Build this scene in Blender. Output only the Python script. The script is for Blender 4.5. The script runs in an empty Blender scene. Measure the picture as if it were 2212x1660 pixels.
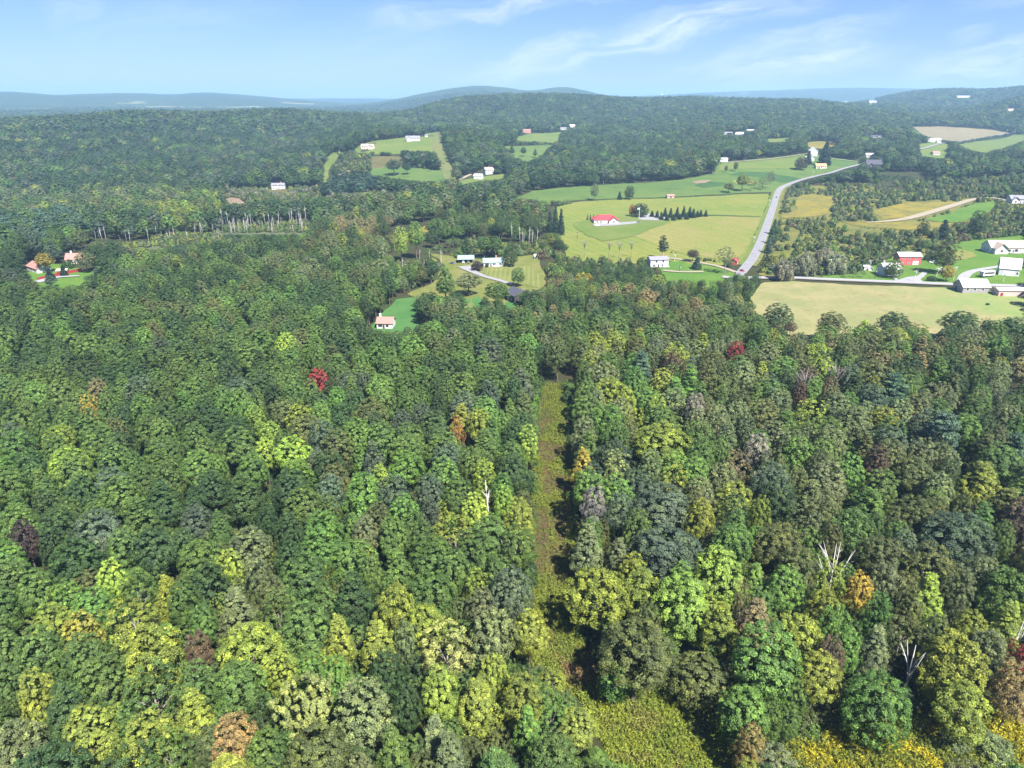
import bpy, bmesh, math, random
import numpy as np
from mathutils import Vector, Matrix
from mathutils.geometry import delaunay_2d_cdt

random.seed(7)
rng = np.random.default_rng(7)
S = bpy.context.scene
COL = S.collection
R = math.radians

# ---------------------------------------------------------------- camera, light, exposure
CAM_Z = 110.0
PITCH = math.atan(615 / 1500)
FPX = 1500.0                      # focal length for a picture 2212 wide
cam = bpy.data.cameras.new('camera')
cam.sensor_width = 36.0
cam.lens = FPX / 2212 * 36.0
cam.clip_start = 0.5
cam.clip_end = 60000
co = bpy.data.objects.new('camera', cam)
co.location = (0, 0, CAM_Z)
co.rotation_euler = (math.pi / 2 - PITCH, 0, 0)
COL.objects.link(co)
S.camera = co

SUN_AZ, SUN_EL = 149.0, 53.0      # clockwise from the view direction, and up
sl = bpy.data.lights.new('sun', 'SUN')
sl.energy = 5.0
sl.angle = R(0.6)
sl.color = (1.0, 0.955, 0.87)
so = bpy.data.objects.new('sun', sl)
sd = Vector((math.sin(R(SUN_AZ)) * math.cos(R(SUN_EL)), math.cos(R(SUN_AZ)) * math.cos(R(SUN_EL)), math.sin(R(SUN_EL))))
so.rotation_euler = (-sd).to_track_quat('-Z', 'Y').to_euler()
so.location = (0, 0, 400)
COL.objects.link(so)

S.view_settings.view_transform = 'Standard'
S.view_settings.look = 'None'
S.view_settings.gamma = 1
S.view_settings.use_curve_mapping = False
S.view_settings.exposure = 1.58
S.cycles.max_bounces = 5
S.cycles.diffuse_bounces = 1
S.cycles.glossy_bounces = 2
S.cycles.transmission_bounces = 3
S.cycles.volume_bounces = 1
S.cycles.transparent_max_bounces = 4
S.cycles.use_denoising = True
S.cycles.sample_clamp_indirect = 4


class N:
    """tiny node-tree writer"""
    def __init__(s, tree):
        s.t = tree

    def n(s, kind, props=None, **ins):
        nd = s.t.nodes.new(kind)
        for k, v in (props or {}).items():
            setattr(nd, k, v)
        for k, v in ins.items():
            s.set(nd, int(k[1:]) if k[0] == 'i' and k[1:].isdigit() else k.replace('_', ' '), v)
        return nd

    def set(s, nd, key, v):
        sock = nd.inputs[key]
        if isinstance(v, bpy.types.NodeSocket):
            s.t.links.new(v, sock)
        elif isinstance(v, bpy.types.Node):
            s.t.links.new(v.outputs[0], sock)
        else:
            if hasattr(sock.default_value, '__len__') and len(sock.default_value) == 4 and len(v) == 3:
                v = (*v, 1)
            sock.default_value = v

    def math(s, op, a, b=0.0, clamp=False):
        return s.n('ShaderNodeMath', {'operation': op, 'use_clamp': clamp}, i0=a, i1=b).outputs[0]

    def mix(s, f, a, b, blend='MIX'):
        nd = s.t.nodes.new('ShaderNodeMix')
        nd.data_type = 'RGBA'
        nd.blend_type = blend
        nd.clamp_factor = True
        for k, v in ((0, f), (6, a), (7, b)):
            s.set(nd, k, v)
        return nd.outputs[2]

    def smooth(s, v, lo, hi):
        return s.n('ShaderNodeMapRange', {'interpolation_type': 'SMOOTHSTEP'}, i0=v, i1=lo, i2=hi, i3=0.0, i4=1.0).outputs[0]


# world: Nishita daylight with thin cirrus
W = bpy.data.worlds.new('World')
S.world = W
W.use_nodes = True
W.node_tree.nodes.clear()
w = N(W.node_tree)
sky = w.n('ShaderNodeTexSky', {'sky_type': 'NISHITA', 'sun_disc': False, 'sun_elevation': R(SUN_EL), 'sun_rotation': R(SUN_AZ),
                               'altitude': 300.0, 'air_density': 1.0, 'dust_density': 0.3, 'ozone_density': 3.0})
tc = w.n('ShaderNodeTexCoord')
sep = w.n('ShaderNodeSeparateXYZ', i0=tc.outputs['Generated'])
DX, DY, DZ = sep.outputs
ay = w.math('MAXIMUM', w.math('ABSOLUTE', DY), 0.02)
U = w.math('DIVIDE', DX, ay)
V = w.math('DIVIDE', DZ, ay)
wn = w.n('ShaderNodeTexNoise', {'noise_dimensions': '2D'}, Scale=5.0, Detail=4.0, Roughness=0.6, Vector=w.n('ShaderNodeCombineXYZ', i0=U, i1=w.math('MULTIPLY', V, 2.5)))
wob = w.math('MULTIPLY', w.math('SUBTRACT', wn.outputs[0], 0.5), 0.05)


def pxdir(px, py):
    u, v = px - 1106, py - 830
    fy = FPX * math.cos(PITCH) - v * math.sin(PITCH)
    return u / fy, (-FPX * math.sin(PITCH) - v * math.cos(PITCH)) / fy


cloud = None
# cirrus bands: from, to (view directions), half width, strength
for x0, y0, x1, y1, hw, st in ((790, 52, 1330, -8, .0085, .7), (1180, -15, 1560, -60, .012, .5), (1000, 168, 1760, -12, .0115, .85), (1440, 160, 1960, 10, .008, .45),
                               (1520, 168, 1900, 92, .019, .75), (1560, 160, 1960, 120, .010, .4), (1960, 168, 2300, 112, .014, .75), (2050, 85, 2150, 62, .006, .3),
                               (100, 42, 230, 12, .010, .3), (150, 70, 600, -50, .03, .16), (600, 130, 1000, 60, .02, .14), (2080, -40, 2500, -90, .02, .5)):
    (ua, va), (ub, vb) = pxdir(x0, y0), pxdir(x1, y1)
    L = math.hypot(ub - ua, vb - va)
    cx, cy, ca, sa = (ua + ub) / 2, (va + vb) / 2, (ub - ua) / L, (vb - va) / L
    du, dv = w.math('SUBTRACT', U, cx), w.math('SUBTRACT', V, cy)
    al = w.math('ADD', w.math('MULTIPLY', du, ca), w.math('MULTIPLY', dv, sa))
    ac = w.math('ADD', w.math('SUBTRACT', w.math('MULTIPLY', dv, ca), w.math('MULTIPLY', du, sa)), wob)
    nz = w.n('ShaderNodeTexNoise', {'noise_dimensions': '2D'}, Scale=1.0, Detail=6.0, Roughness=0.62, Distortion=0.4,
             Vector=w.n('ShaderNodeCombineXYZ', i0=w.math('ADD', w.math('MULTIPLY', al, 9.0), x0), i1=w.math('MULTIPLY', ac, 60.0)))
    e = w.math('SUBTRACT', 1.0, w.math('POWER', w.math('DIVIDE', al, L * .58), 2.0), True)
    c = w.math('SUBTRACT', 1.0, w.math('POWER', w.math('DIVIDE', ac, hw * 1.9), 2.0), True)
    m = w.math('MULTIPLY', w.math('MULTIPLY', e, c), w.math('MULTIPLY', w.smooth(nz.outputs[0], .2, .84), st))
    cloud = m if cloud is None else w.math('MAXIMUM', cloud, m)
cloud = w.math('MULTIPLY', cloud, w.math('GREATER_THAN', DY, 0.02))
# the same thin cirrus over the rest of the sky
gn = w.n('ShaderNodeTexNoise', {'noise_dimensions': '3D'}, Scale=2.2, Detail=6.0, Roughness=0.6,
         Vector=w.n('ShaderNodeMapping', Vector=tc.outputs['Generated'], Rotation=(0.3, 0.5, 0.6), Scale=(0.5, 2.5, 4.0)))
gen = w.math('MULTIPLY', w.smooth(gn.outputs[0], .5, .75), w.math('MULTIPLY', w.smooth(DZ, .12, .3), .5))
cloud = w.math('MAXIMUM', cloud, gen)
SKY_S = 0.052
tinted = w.mix(1.0, sky.outputs[0], (0.54, 0.64, 0.97), 'MULTIPLY')
bg = w.n('ShaderNodeBackground', Color=w.mix(cloud, tinted, (7.2, 7.6, 8.1)), Strength=SKY_S)
w.n('ShaderNodeOutputWorld', Surface=bg)

# ---------------------------------------------------------------- helpers: objects, meshes
def tag(o, label=None, cat=None, group=None, kind=None):
    for k, v in (('label', label), ('category', cat), ('group', group), ('kind', kind)):
        if v:
            o[k] = v
    return o


def empty(name, loc, rz=0.0, sc=1.0):
    o = bpy.data.objects.new(name, None)
    o.empty_display_size = 1
    o.location = loc
    o.rotation_euler.z = rz
    o.scale = (sc, sc, sc) if not hasattr(sc, '__len__') else sc
    COL.objects.link(o)
    return o


def make_mesh(name, verts, faces, mats, var=None, midx=None, smooth=False):
    """faces: (n,k) integer array or a list of them / of tuples"""
    me = bpy.data.meshes.new(name)
    verts = np.asarray(verts, dtype=np.float32).reshape(-1, 3)
    if isinstance(faces, np.ndarray):
        faces = [faces]
    if len(faces) and not isinstance(faces[0], np.ndarray):
        by = {}
        order = []
        me.from_pydata(verts.tolist(), [], [tuple(f) for f in faces])
        if midx is not None:
            me.polygons.foreach_set('material_index', np.asarray(midx, dtype=np.int32))
    else:
        loops = np.concatenate([f.ravel() for f in faces]).astype(np.int32)
        tot = np.concatenate([np.full(len(f), f.shape[1]) for f in faces]).astype(np.int32)
        start = np.concatenate([[0], np.cumsum(tot)[:-1]]).astype(np.int32)
        me.vertices.add(len(verts))
        me.vertices.foreach_set('co', verts.ravel())
        me.loops.add(len(loops))
        me.loops.foreach_set('vertex_index', loops)
        me.polygons.add(len(tot))
        me.polygons.foreach_set('loop_start', start)
        if midx is not None:
            me.polygons.foreach_set('material_index', np.asarray(midx, dtype=np.int32))
        me.update(calc_edges=True)
    if var is not None:
        a = me.attributes.new('var', 'FLOAT', 'POINT')
        a.data.foreach_set('value', np.asarray(var, dtype=np.float32))
    for m in (mats if isinstance(mats, (list, tuple)) else [mats]):
        me.materials.append(m)
    me.polygons.foreach_set('use_smooth', np.full(len(me.polygons), smooth, dtype=bool))
    me.update()
    return me


def link(name, me, parent=None, loc=None):
    o = bpy.data.objects.new(name, me)
    if parent is not None:
        o.parent = parent
    if loc is not None:
        o.location = loc
    COL.objects.link(o)
    return o


class MB:
    """collects simple shapes into one mesh"""
    def __init__(s):
        s.v, s.f, s.m = [], [], []

    def add(s, vs, fs, mi=0):
        b = len(s.v)
        s.v += [tuple(v) for v in vs]
        s.f += [tuple(b + i for i in f) for f in fs]
        s.m += [mi] * len(fs)
        return s

    def box(s, x0, x1, y0, y1, z0, z1, mi=0):
        return s.add([(x0, y0, z0), (x1, y0, z0), (x1, y1, z0), (x0, y1, z0), (x0, y0, z1), (x1, y0, z1), (x1, y1, z1), (x0, y1, z1)],
                     [(3, 2, 1, 0), (4, 5, 6, 7), (0, 1, 5, 4), (1, 2, 6, 5), (2, 3, 7, 6), (3, 0, 4, 7)], mi)

    def slab(s, quad, th, mi=0):
        """a sheet of four corners given some thickness downwards"""
        q = [Vector(p) for p in quad]
        n = (q[1] - q[0]).cross(q[2] - q[0]).normalized() * th
        lo = [p - n for p in q]
        k = len(q)
        return s.add(q + lo, [tuple(range(k)), tuple(range(2 * k - 1, k - 1, -1))] + [(i, k + i, k + (i + 1) % k, (i + 1) % k) for i in range(k)], mi)

    def tube(s, pts, rad, n=6, mi=0, cap=True):
        pts = [Vector(p) for p in pts]
        b = len(s.v)
        for i, p in enumerate(pts):
            d = (pts[min(i + 1, len(pts) - 1)] - pts[max(i - 1, 0)]).normalized()
            a = d.cross(Vector((0.31, 0.95, 0.05)) if abs(d.z) > .7 else Vector((0, 0, 1))).normalized()
            c = d.cross(a)
            for k in range(n):
                t = 2 * math.pi * k / n
                s.v.append(tuple(p + (a * math.cos(t) + c * math.sin(t)) * rad[i]))
        fs = []
        for i in range(len(pts) - 1):
            for k in range(n):
                fs.append((b + i * n + k, b + i * n + (k + 1) % n, b + (i + 1) * n + (k + 1) % n, b + (i + 1) * n + k))
        if cap:
            fs.append(tuple(b + (len(pts) - 1) * n + k for k in range(n)))
            fs.append(tuple(b + k for k in range(n - 1, -1, -1)))
        s.f += fs
        s.m += [mi] * len(fs)
        return s

    def mesh(s, name, mats, smooth=False):
        return make_mesh(name, s.v, s.f, mats, midx=s.m, smooth=smooth)

    def build(s, name, mats, parent=None, smooth=False):
        return link(name, s.mesh(name, mats, smooth), parent)


# ---------------------------------------------------------------- materials
MATS = {}


def newmat(name):
    m = bpy.data.materials.new(name)
    m.use_nodes = True
    m.node_tree.nodes.clear()
    MATS[name] = m
    return m, N(m.node_tree)


def plain(name, col, rough=0.7, noise=0.12, scale=1.5, metal=0.0, spec=0.3):
    m, g = newmat(name)
    p = g.n('ShaderNodeNewGeometry')
    nz = g.n('ShaderNodeTexNoise', Scale=scale, Detail=4.0, Vector=p.outputs[0])
    lo = tuple(c * (1 - noise) for c in col)
    hi = tuple(min(1, c * (1 + noise)) for c in col)
    b = g.n('ShaderNodeBsdfPrincipled', Base_Color=g.mix(nz.outputs[0], lo, hi), Roughness=rough, Metallic=metal)
    b.inputs['Specular IOR Level'].default_value = spec
    g.n('ShaderNodeOutputMaterial', Surface=b)
    return m


def ground_mat(name, cols, scale=0.02, fine=0.6, stripe=None, bump=0.25, amount=(.38, .62), gain=.6):
    """grassy ground of two or three colours; stripe = (direction angle, width in metres, strength)"""
    cols = [tuple(v * gain for v in q) for q in cols]
    m, g = newmat(name)
    pos = g.n('ShaderNodeNewGeometry').outputs[0]
    n1 = g.n('ShaderNodeTexNoise', Scale=scale, Detail=6.0, Roughness=0.62, Vector=pos)
    n2 = g.n('ShaderNodeTexNoise', Scale=fine, Detail=5.0, Roughness=0.7, Vector=pos)
    c = g.mix(g.smooth(n1.outputs[0], *amount), cols[0], cols[1])
    if len(cols) > 2:
        n3 = g.n('ShaderNodeTexNoise', Scale=scale * 4.3, Detail=5.0, Roughness=0.65, Vector=pos)
        c = g.mix(g.smooth(n3.outputs[0], .5, .68), c, cols[2])
    if stripe:
        a, wd, st = stripe
        mp = g.n('ShaderNodeMapping', Vector=pos, Rotation=(0, 0, a))
        wv = g.n('ShaderNodeTexWave', {'bands_direction': 'X'}, Scale=0.314 / wd, Distortion=1.2, Detail=3.0, Detail_Scale=0.2, Vector=mp)
        c = g.mix(g.math('MULTIPLY', wv.outputs[1], st), c, tuple(x * 1.35 for x in cols[0]))
        st2 = g.n('ShaderNodeTexNoise', Scale=1.0, Detail=4.0, Vector=g.n('ShaderNodeMapping', Vector=mp.outputs[0], Scale=(.55, .02, .02)))
        c = g.mix(g.math('MULTIPLY', g.smooth(st2.outputs[0], .45, .7), .35), c, tuple(x * .75 for x in cols[1]))
    c = g.mix(g.math('MULTIPLY', g.smooth(n2.outputs[0], .3, .75), .6), c, g.mix(1.0, c, (.55, .58, .5), 'MULTIPLY'))
    n5 = g.n('ShaderNodeTexNoise', Scale=.11, Detail=6.0, Roughness=.68, Vector=pos)
    c = g.mix(g.math('MULTIPLY', g.smooth(n5.outputs[0], .48, .72), .55), c, g.mix(1.0, c, (1.18, .98, .8), 'MULTIPLY'))
    c = g.mix(g.math('MULTIPLY', g.smooth(n5.outputs[0], .46, .3), .5), c, g.mix(1.0, c, (.72, .82, .72), 'MULTIPLY'))
    bp = g.n('ShaderNodeBump', Strength=bump, Distance=1.0, Height=n2.outputs[0])
    b = g.n('ShaderNodeBsdfPrincipled', Base_Color=c, Roughness=.9, Normal=bp.outputs[0])
    b.inputs['Specular IOR Level'].default_value = .1
    g.n('ShaderNodeOutputMaterial', Surface=b)
    return m


def foliage_mat(name, transl=0.2, rough=0.5, spec=.28):
    m, g = newmat(name)
    t = g.n('ShaderNodeAttribute', {'attribute_type': 'INSTANCER', 'attribute_name': 'tint'})
    v = g.n('ShaderNodeAttribute', {'attribute_type': 'GEOMETRY', 'attribute_name': 'var'})
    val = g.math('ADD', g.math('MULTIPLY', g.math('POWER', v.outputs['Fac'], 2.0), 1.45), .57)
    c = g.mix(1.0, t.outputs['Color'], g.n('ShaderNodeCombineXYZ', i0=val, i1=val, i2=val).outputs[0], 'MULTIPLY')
    c = g.mix(g.smooth(v.outputs['Fac'], .55, 1.0), c, g.mix(1.0, c, (1.22, 1.10, .80), 'MULTIPLY'))
    nz = g.n('ShaderNodeTexNoise', Scale=.22, Detail=3.0, Roughness=.6, Vector=g.n('ShaderNodeNewGeometry').outputs[0])
    c = g.mix(g.smooth(nz.outputs[0], .42, .68), c, g.mix(1.0, c, (1.14, 1.08, .86), 'MULTIPLY'))
    c = g.mix(g.smooth(nz.outputs[1], .55, .75), c, g.mix(1.0, c, (.78, .9, 1.05), 'MULTIPLY'))
    b = g.n('ShaderNodeBsdfPrincipled', Base_Color=c, Roughness=rough)
    b.inputs['Specular IOR Level'].default_value = spec
    tr = g.n('ShaderNodeBsdfTranslucent', Color=g.mix(1.0, c, (1.25, 1.2, .6), 'MULTIPLY'))
    mx = g.n('ShaderNodeMixShader', i0=transl, i1=b, i2=tr)
    g.n('ShaderNodeOutputMaterial', Surface=mx)
    return m


FOL = foliage_mat('foliage')
BARK = plain('bark', (.11, .09, .07), .9, .3, 3.0)
DEADW = plain('bleached_wood', (.44, .425, .40), .85, .2, 2.0)
TWIG = plain('twigs', (.2, .175, .155), .9, .25, 2.0)
MW = plain('white_paint', (.54, .54, .54), .6, .05)
MOFF = plain('cream_paint', (.56, .50, .42), .6, .06)
MGREY = plain('grey_siding', (.42, .42, .45), .7, .08)
MROOFW = plain('white_metal_roof', (.58, .58, .59), .45, .04)
MROOFG = plain('grey_shingle', (.2, .2, .23), .85, .2)
MROOFD = plain('dark_shingle', (.06, .06, .08), .8, .2)
MROOFT = plain('tan_shingle', (.36, .29, .245), .85, .12)
MROOFP = plain('pink_brown_roof', (.33, .165, .145), .75, .12)
MROOFR = plain('red_metal_roof', (.42, .05, .06), .5, .1)
MROOFTEAL = plain('teal_metal_roof', (.22, .33, .32), .5, .1)
MRED = plain('barn_red', (.42, .085, .09), .7, .12)
MREDF = plain('dark_red_boards', (.28, .025, .03), .75, .2)
MPINK = plain('faded_pink_paint', (.5, .36, .345), .7, .1)
MSTONE = plain('grey_stone_wall', (.27, .25, .26), .9, .3, 1.2)
MBRICK = plain('brick_wall', (.4, .2, .15), .85, .2)
MDARK = plain('dark_timber', (.05, .045, .05), .8, .2)
MGLASS = plain('window_glass', (.02, .025, .03), .15, .2, spec=.5)
MBLACK = plain('black_rubber', (.02, .02, .02), .8, .1)
MCARW = plain('white_car_paint', (.75, .75, .75), .25, .02, spec=.5)
MCARG = plain('grey_car_paint', (.16, .17, .19), .25, .02, spec=.5)
MCARB = plain('dark_blue_car_paint', (.03, .05, .1), .25, .02, spec=.5)
MCARR = plain('red_car_paint', (.3, .03, .03), .25, .02, spec=.5)
MLAMP = plain('lamp_glass', (.6, .58, .5), .2, .02, spec=.5)
MPOLE = plain('weathered_pole', (.3, .27, .24), .85, .15, 2.0)
MPOLEW = plain('pale_pole', (.5, .48, .45), .8, .1, 2.0)
MSTEEL = plain('painted_steel', (.72, .75, .78), .4, .04)
MASPH = plain('asphalt', (.19, .186, .205), .9, .3, .16)
MASPHL = plain('pale_asphalt', (.25, .25, .262), .9, .2, .4)
MGRAVEL = plain('gravel_drive', (.22, .216, .228), .95, .2, .5)
MDIRT = plain('dirt_track', (.25, .215, .16), .95, .2, .15)
MLINE = plain('road_line_yellow', (.5, .38, .08), .8, .1)
# ---------------------------------------------------------------- terrain
def ray(px, py):
    u, v = px - 1106.0, py - 830.0
    return np.array([u, FPX * math.cos(PITCH) - v * math.sin(PITCH), -FPX * math.sin(PITCH) - v * math.cos(PITCH)])


CP = []            # azimuth, ln range, height


def cp(px, py, Y, canopy=0.0):
    d = ray(px, py)
    t = Y / d[1]
    x, y, z = d[0] * t, Y, CAM_Z + d[2] * t - canopy
    CP.append((math.atan2(x, y), math.log(math.hypot(x, y)), z))


def cz(az, rr, z):
    CP.append((R(az), math.log(rr), z))


for rr in (15, 60, 150, 280, 420, 560):
    for az in (-48, -24, 0, 24, 48):
        cz(az, rr, 0)
for px in (0, 300, 560, 850):
    cp(px, 505, 628, 0)
for a in ((60, 445, 870, 8), (600, 402, 985), (300, 330, 1250, 15), (600, 330, 1300, 15), (300, 290, 1480, 15), (0, 330, 1180, 15), (0, 270, 1500, 15), (150, 258, 1620, 15),
          (300, 250, 1700, 15), (600, 290, 1600, 15), (600, 245, 1900, 15), (750, 249, 1950, 15), (880, 255, 2050, 15),
          (900, 301, 1350), (793, 317, 1250), (946, 297, 1400), (820, 360, 1100), (900, 388, 1000), (920, 275, 1750, 15),
          (1137, 285, 1900), (1190, 314, 1500), (1140, 345, 1200), (1055, 375, 1050), (1300, 400, 960), (1350, 340, 1200, 15), (1350, 300, 1600, 15), (1350, 260, 2100, 15),
          (1350, 230, 2500, 15), (1000, 240, 2250, 15), (1150, 245, 2250, 15),
          (900, 240, 2500, 15), (1000, 215, 2700, 15), (1200, 205, 2800, 15), (1300, 206, 2800, 15), (1450, 211, 2900, 15), (1600, 214, 2900, 15), (1750, 217, 2900, 15), (1830, 225, 2900, 15),
          (1600, 245, 2200, 15), (1750, 262, 2000, 15), (1850, 262, 2000, 15), (1480, 320, 1300, 15),
          (1760, 333, 1250), (1557, 347, 1150), (1700, 402, 950), (1884, 352, 1150), (2019, 302, 1700), (2060, 285, 2000), (2190, 290, 1950), (2196, 428, 800), (2177, 540, 520),
          (2100, 432, 800), (1600, 289, 1700), (1690, 303, 1600), (1892, 297, 1650), (1660, 481, 680), (1230, 440, 800), (1450, 428, 850),
          (2000, 235, 2900, 15), (2150, 215, 3200, 15), (2230, 203, 3200, 15), (1900, 222, 3500, 8)):
    cp(*a)
for az in (-40, -30, -20, -10):
    cz(az, 2900, 22)
    cz(az, 3700, 28)
for az in (-44, -30, -15, -5, 5, 15):
    cz(az, 4300, 42)
for az in (25, 35, 44):
    cz(az, 4300, 75)
CPA = np.array(CP)


def feat(az, lr):
    return np.stack([az * 3.2, lr * 1.25], -1)


def kern(a, b):
    d = ((a[:, None, :] - b[None, :, :]) ** 2).sum(-1)
    return -np.sqrt(d + 0.10 ** 2)


_F = feat(CPA[:, 0], CPA[:, 1])
_n = len(_F)
_A = np.zeros((_n + 1, _n + 1))
_A[:_n, :_n] = kern(_F, _F) - np.eye(_n) * 0.012
_A[_n, :_n] = _A[:_n, _n] = 1
_w = np.linalg.solve(_A, np.r_[CPA[:, 2], 0])

LR0, LR1, NR = math.log(12.0), math.log(17500.0), 380
AZ = np.unique(np.concatenate([np.linspace(-math.pi, -R(54), 40), np.linspace(-R(54), R(54), 460), np.linspace(R(54), math.pi, 40)]))
LR = np.linspace(LR0, LR1, NR)
ga, gl = np.meshgrid(np.clip(AZ, -R(44), R(44)), LR, indexing='ij')
HG = np.empty(ga.shape)
for i in range(len(AZ)):
    HG[i] = kern(feat(ga[i], gl[i]), _F) @ _w[:_n] + _w[_n]


def vnoise(x, y, seed=0):
    """smooth value noise, vectorised, 0..1"""
    x = np.asarray(x, float)
    y = np.asarray(y, float)
    xi, yi = np.floor(x).astype(np.int64), np.floor(y).astype(np.int64)
    fx, fy = x - xi, y - yi
    fx, fy = fx * fx * (3 - 2 * fx), fy * fy * (3 - 2 * fy)

    def h(a, b):
        k = (a * 374761393 + b * 668265263 + seed * 1442695041) & 0x7fffffff
        k = (k ^ (k >> 13)) * 1274126177 & 0x7fffffff
        return ((k ^ (k >> 16)) & 0xffff) / 65535.0
    return (h(xi, yi) * (1 - fx) + h(xi + 1, yi) * fx) * (1 - fy) + (h(xi, yi + 1) * (1 - fx) + h(xi + 1, yi + 1) * fx) * fy


RG = np.exp(LR)
XG, YG = np.sin(AZ)[:, None] * RG[None], np.cos(AZ)[:, None] * RG[None]
fade = np.clip((RG - 900) / 1500, 0, 1)[None]
HG += fade * ((vnoise(XG / 380, YG / 380, 3) - .5) * 20 + (vnoise(XG / 150, YG / 150, 5) - .5) * 6)
# the far hills: crest lines seen in the picture, at their distances
RIDGES = [(7600, .20, [(-400, 204), (-200, 203), (0, 199), (60, 200), (110, 206), (200, 203), (290, 201), (360, 205), (440, 199), (500, 203), (560, 208), (600, 212), (660, 217), (720, 221), (800, 228)]),
          (6200, .16, [(560, 232), (680, 228), (760, 226), (820, 221), (860, 214), (900, 205), (950, 195), (1000, 188), (1040, 184.5), (1080, 187), (1110, 192), (1150, 197), (1180, 191.5), (1210, 188), (1240, 190.5), (1270, 198), (1300, 205), (1350, 211), (1450, 220)]),
          (5000, .17, [(1760, 232), (1850, 224), (1900, 212), (1940, 204), (1970, 199), (2010, 195), (2060, 193), (2100, 195), (2140, 195), (2180, 191), (2230, 187), (2500, 184)]),
          (10500, .18, [(500, 216), (600, 213.5), (700, 213), (800, 213), (900, 214), (1100, 214), (1300, 212), (1400, 207), (1500, 201.5), (1560, 200), (1650, 196), (1750, 192), (1850, 189.5), (1950, 191), (2050, 192), (2500, 190)]),
          (5600, .10, [(1400, 222), (1440, 212), (1480, 206), (1520, 204.5), (1550, 207), (1580, 212), (1640, 222)]),
          (3500, .07, [(-400, 256), (0, 252), (100, 247), (180, 243.5), (240, 247), (320, 256)])]
FARH = np.full(HG.shape, 40.0) + np.clip((AZ - R(15)) / R(20), 0, 1)[:, None] * 28
for D_, wd_, L_ in RIDGES:
    ca, ch = [], []
    for px_, py_ in L_:
        d_ = ray(px_, py_)
        n_ = math.hypot(d_[0], d_[1])
        ca.append(math.atan2(d_[0], d_[1]))
        ch.append(CAM_Z + d_[2] / n_ * D_ - (12 if D_ < 5500 else 0))
    crest = np.interp(AZ, ca, ch, left=30, right=30)
    k_ = np.ones(7) / 7
    crest = np.convolve(np.pad(crest, 3, mode='edge'), k_, 'valid')
    u_ = (LR[None] - math.log(D_)) / wd_
    u_ = u_ + (vnoise(XG / 700, YG / 700, 9) - .5) * .5
    FARH = np.maximum(FARH, 25 + (crest[:, None] - 25) * np.exp(-np.where(u_ < 0, u_ * u_ * .5, u_ * u_ * 1.2)))
FARH += (vnoise(XG / 90, YG / 90, 11) - .5) * 5
bl = np.clip((LR[None] - math.log(3150)) / (math.log(4300) - math.log(3150)), 0, 1)
bl = bl * bl * (3 - 2 * bl)
HG = HG * (1 - bl) + FARH * bl
HG = np.where(RG[None] > 12500, HG * np.clip((17500 - RG[None]) / 5000, 0, 1), HG)
HG = np.minimum(HG, 290)


def hfun(x, y):
    x = np.asarray(x, float)
    y = np.asarray(y, float)
    az = np.arctan2(x, y)
    lr = np.log(np.maximum(np.hypot(x, y), 12.01))
    i = np.clip(np.searchsorted(AZ, az) - 1, 0, len(AZ) - 2)
    fa = np.clip((az - AZ[i]) / (AZ[i + 1] - AZ[i]), 0, 1)
    q = np.clip((lr - LR0) / (LR1 - LR0) * (NR - 1), 0, NR - 1.001)
    j = q.astype(int)
    fl = (np.exp(lr) - RG[j]) / (RG[j + 1] - RG[j])
    return (HG[i, j] * (1 - fa) + HG[i + 1, j] * fa) * (1 - fl) + (HG[i, j + 1] * (1 - fa) + HG[i + 1, j + 1] * fa) * fl


_TS = np.exp(np.linspace(math.log(40), math.log(16000), 1500))


def gnd(px, py, h=0.0):
    """the place on the ground (or h metres above it) seen at that point of the picture"""
    d = ray(px, py)
    d = d / math.hypot(d[0], d[1])
    z = CAM_Z + d[2] * _TS
    g = hfun(d[0] * _TS, d[1] * _TS) + h
    k = np.nonzero(z <= g)[0]
    if not len(k):
        i = int(np.argmin(z - g))
        t = _TS[i]
    else:
        i = k[0]
        if i == 0:
            t = _TS[0]
        else:
            a, b = z[i - 1] - g[i - 1], z[i] - g[i]
            t = _TS[i - 1] + (_TS[i] - _TS[i - 1]) * a / (a - b)
    return np.array([d[0] * t, d[1] * t])


def depth(x, y, z=0.0):
    return y * math.cos(PITCH) + (CAM_Z - z) * math.sin(PITCH)


def project(x, y, z):
    f = y * math.cos(PITCH) - (z - CAM_Z) * math.sin(PITCH)
    up = y * math.sin(PITCH) + (z - CAM_Z) * math.cos(PITCH)
    return 1106 + FPX * x / f, 830 - FPX * up / f, f


# the ground sheet
na, nr = len(AZ), NR
gv = np.stack([XG, YG, HG], -1).reshape(-1, 3)
ii, jj = np.meshgrid(np.arange(na - 1), np.arange(nr - 1), indexing='ij')
a0 = (ii * nr + jj).ravel()
gf = np.stack([a0, a0 + 1, a0 + nr + 1, a0 + nr], -1)[:, ::-1]
cidx = len(gv)
gv = np.vstack([gv, [[0, 0, 0]]])
ring = np.arange(na - 1) * nr
gt = np.stack([np.full(na - 1, cidx), ring + nr, ring], -1)
m, g = newmat('forest_floor')
pos = g.n('ShaderNodeNewGeometry').outputs[0]
dist = g.n('ShaderNodeVectorMath', {'operation': 'LENGTH'}, i0=pos).outputs['Value']
n1 = g.n('ShaderNodeTexNoise', Scale=.05, Detail=6.0, Roughness=.65, Vector=pos)
n2 = g.n('ShaderNodeTexNoise', Scale=.8, Detail=5.0, Roughness=.7, Vector=pos)
floor_c = g.mix(g.smooth(n1.outputs[0], .35, .65), (.045, .04, .022), (.04, .06, .02))
floor_c = g.mix(g.math('MULTIPLY', n2.outputs[0], .5), floor_c, (.025, .02, .012))
n3 = g.n('ShaderNodeTexNoise', Scale=.0016, Detail=7.0, Roughness=.62, Vector=pos)
n4 = g.n('ShaderNodeTexNoise', Scale=.03, Detail=3.0, Roughness=.6, Vector=pos)
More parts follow.
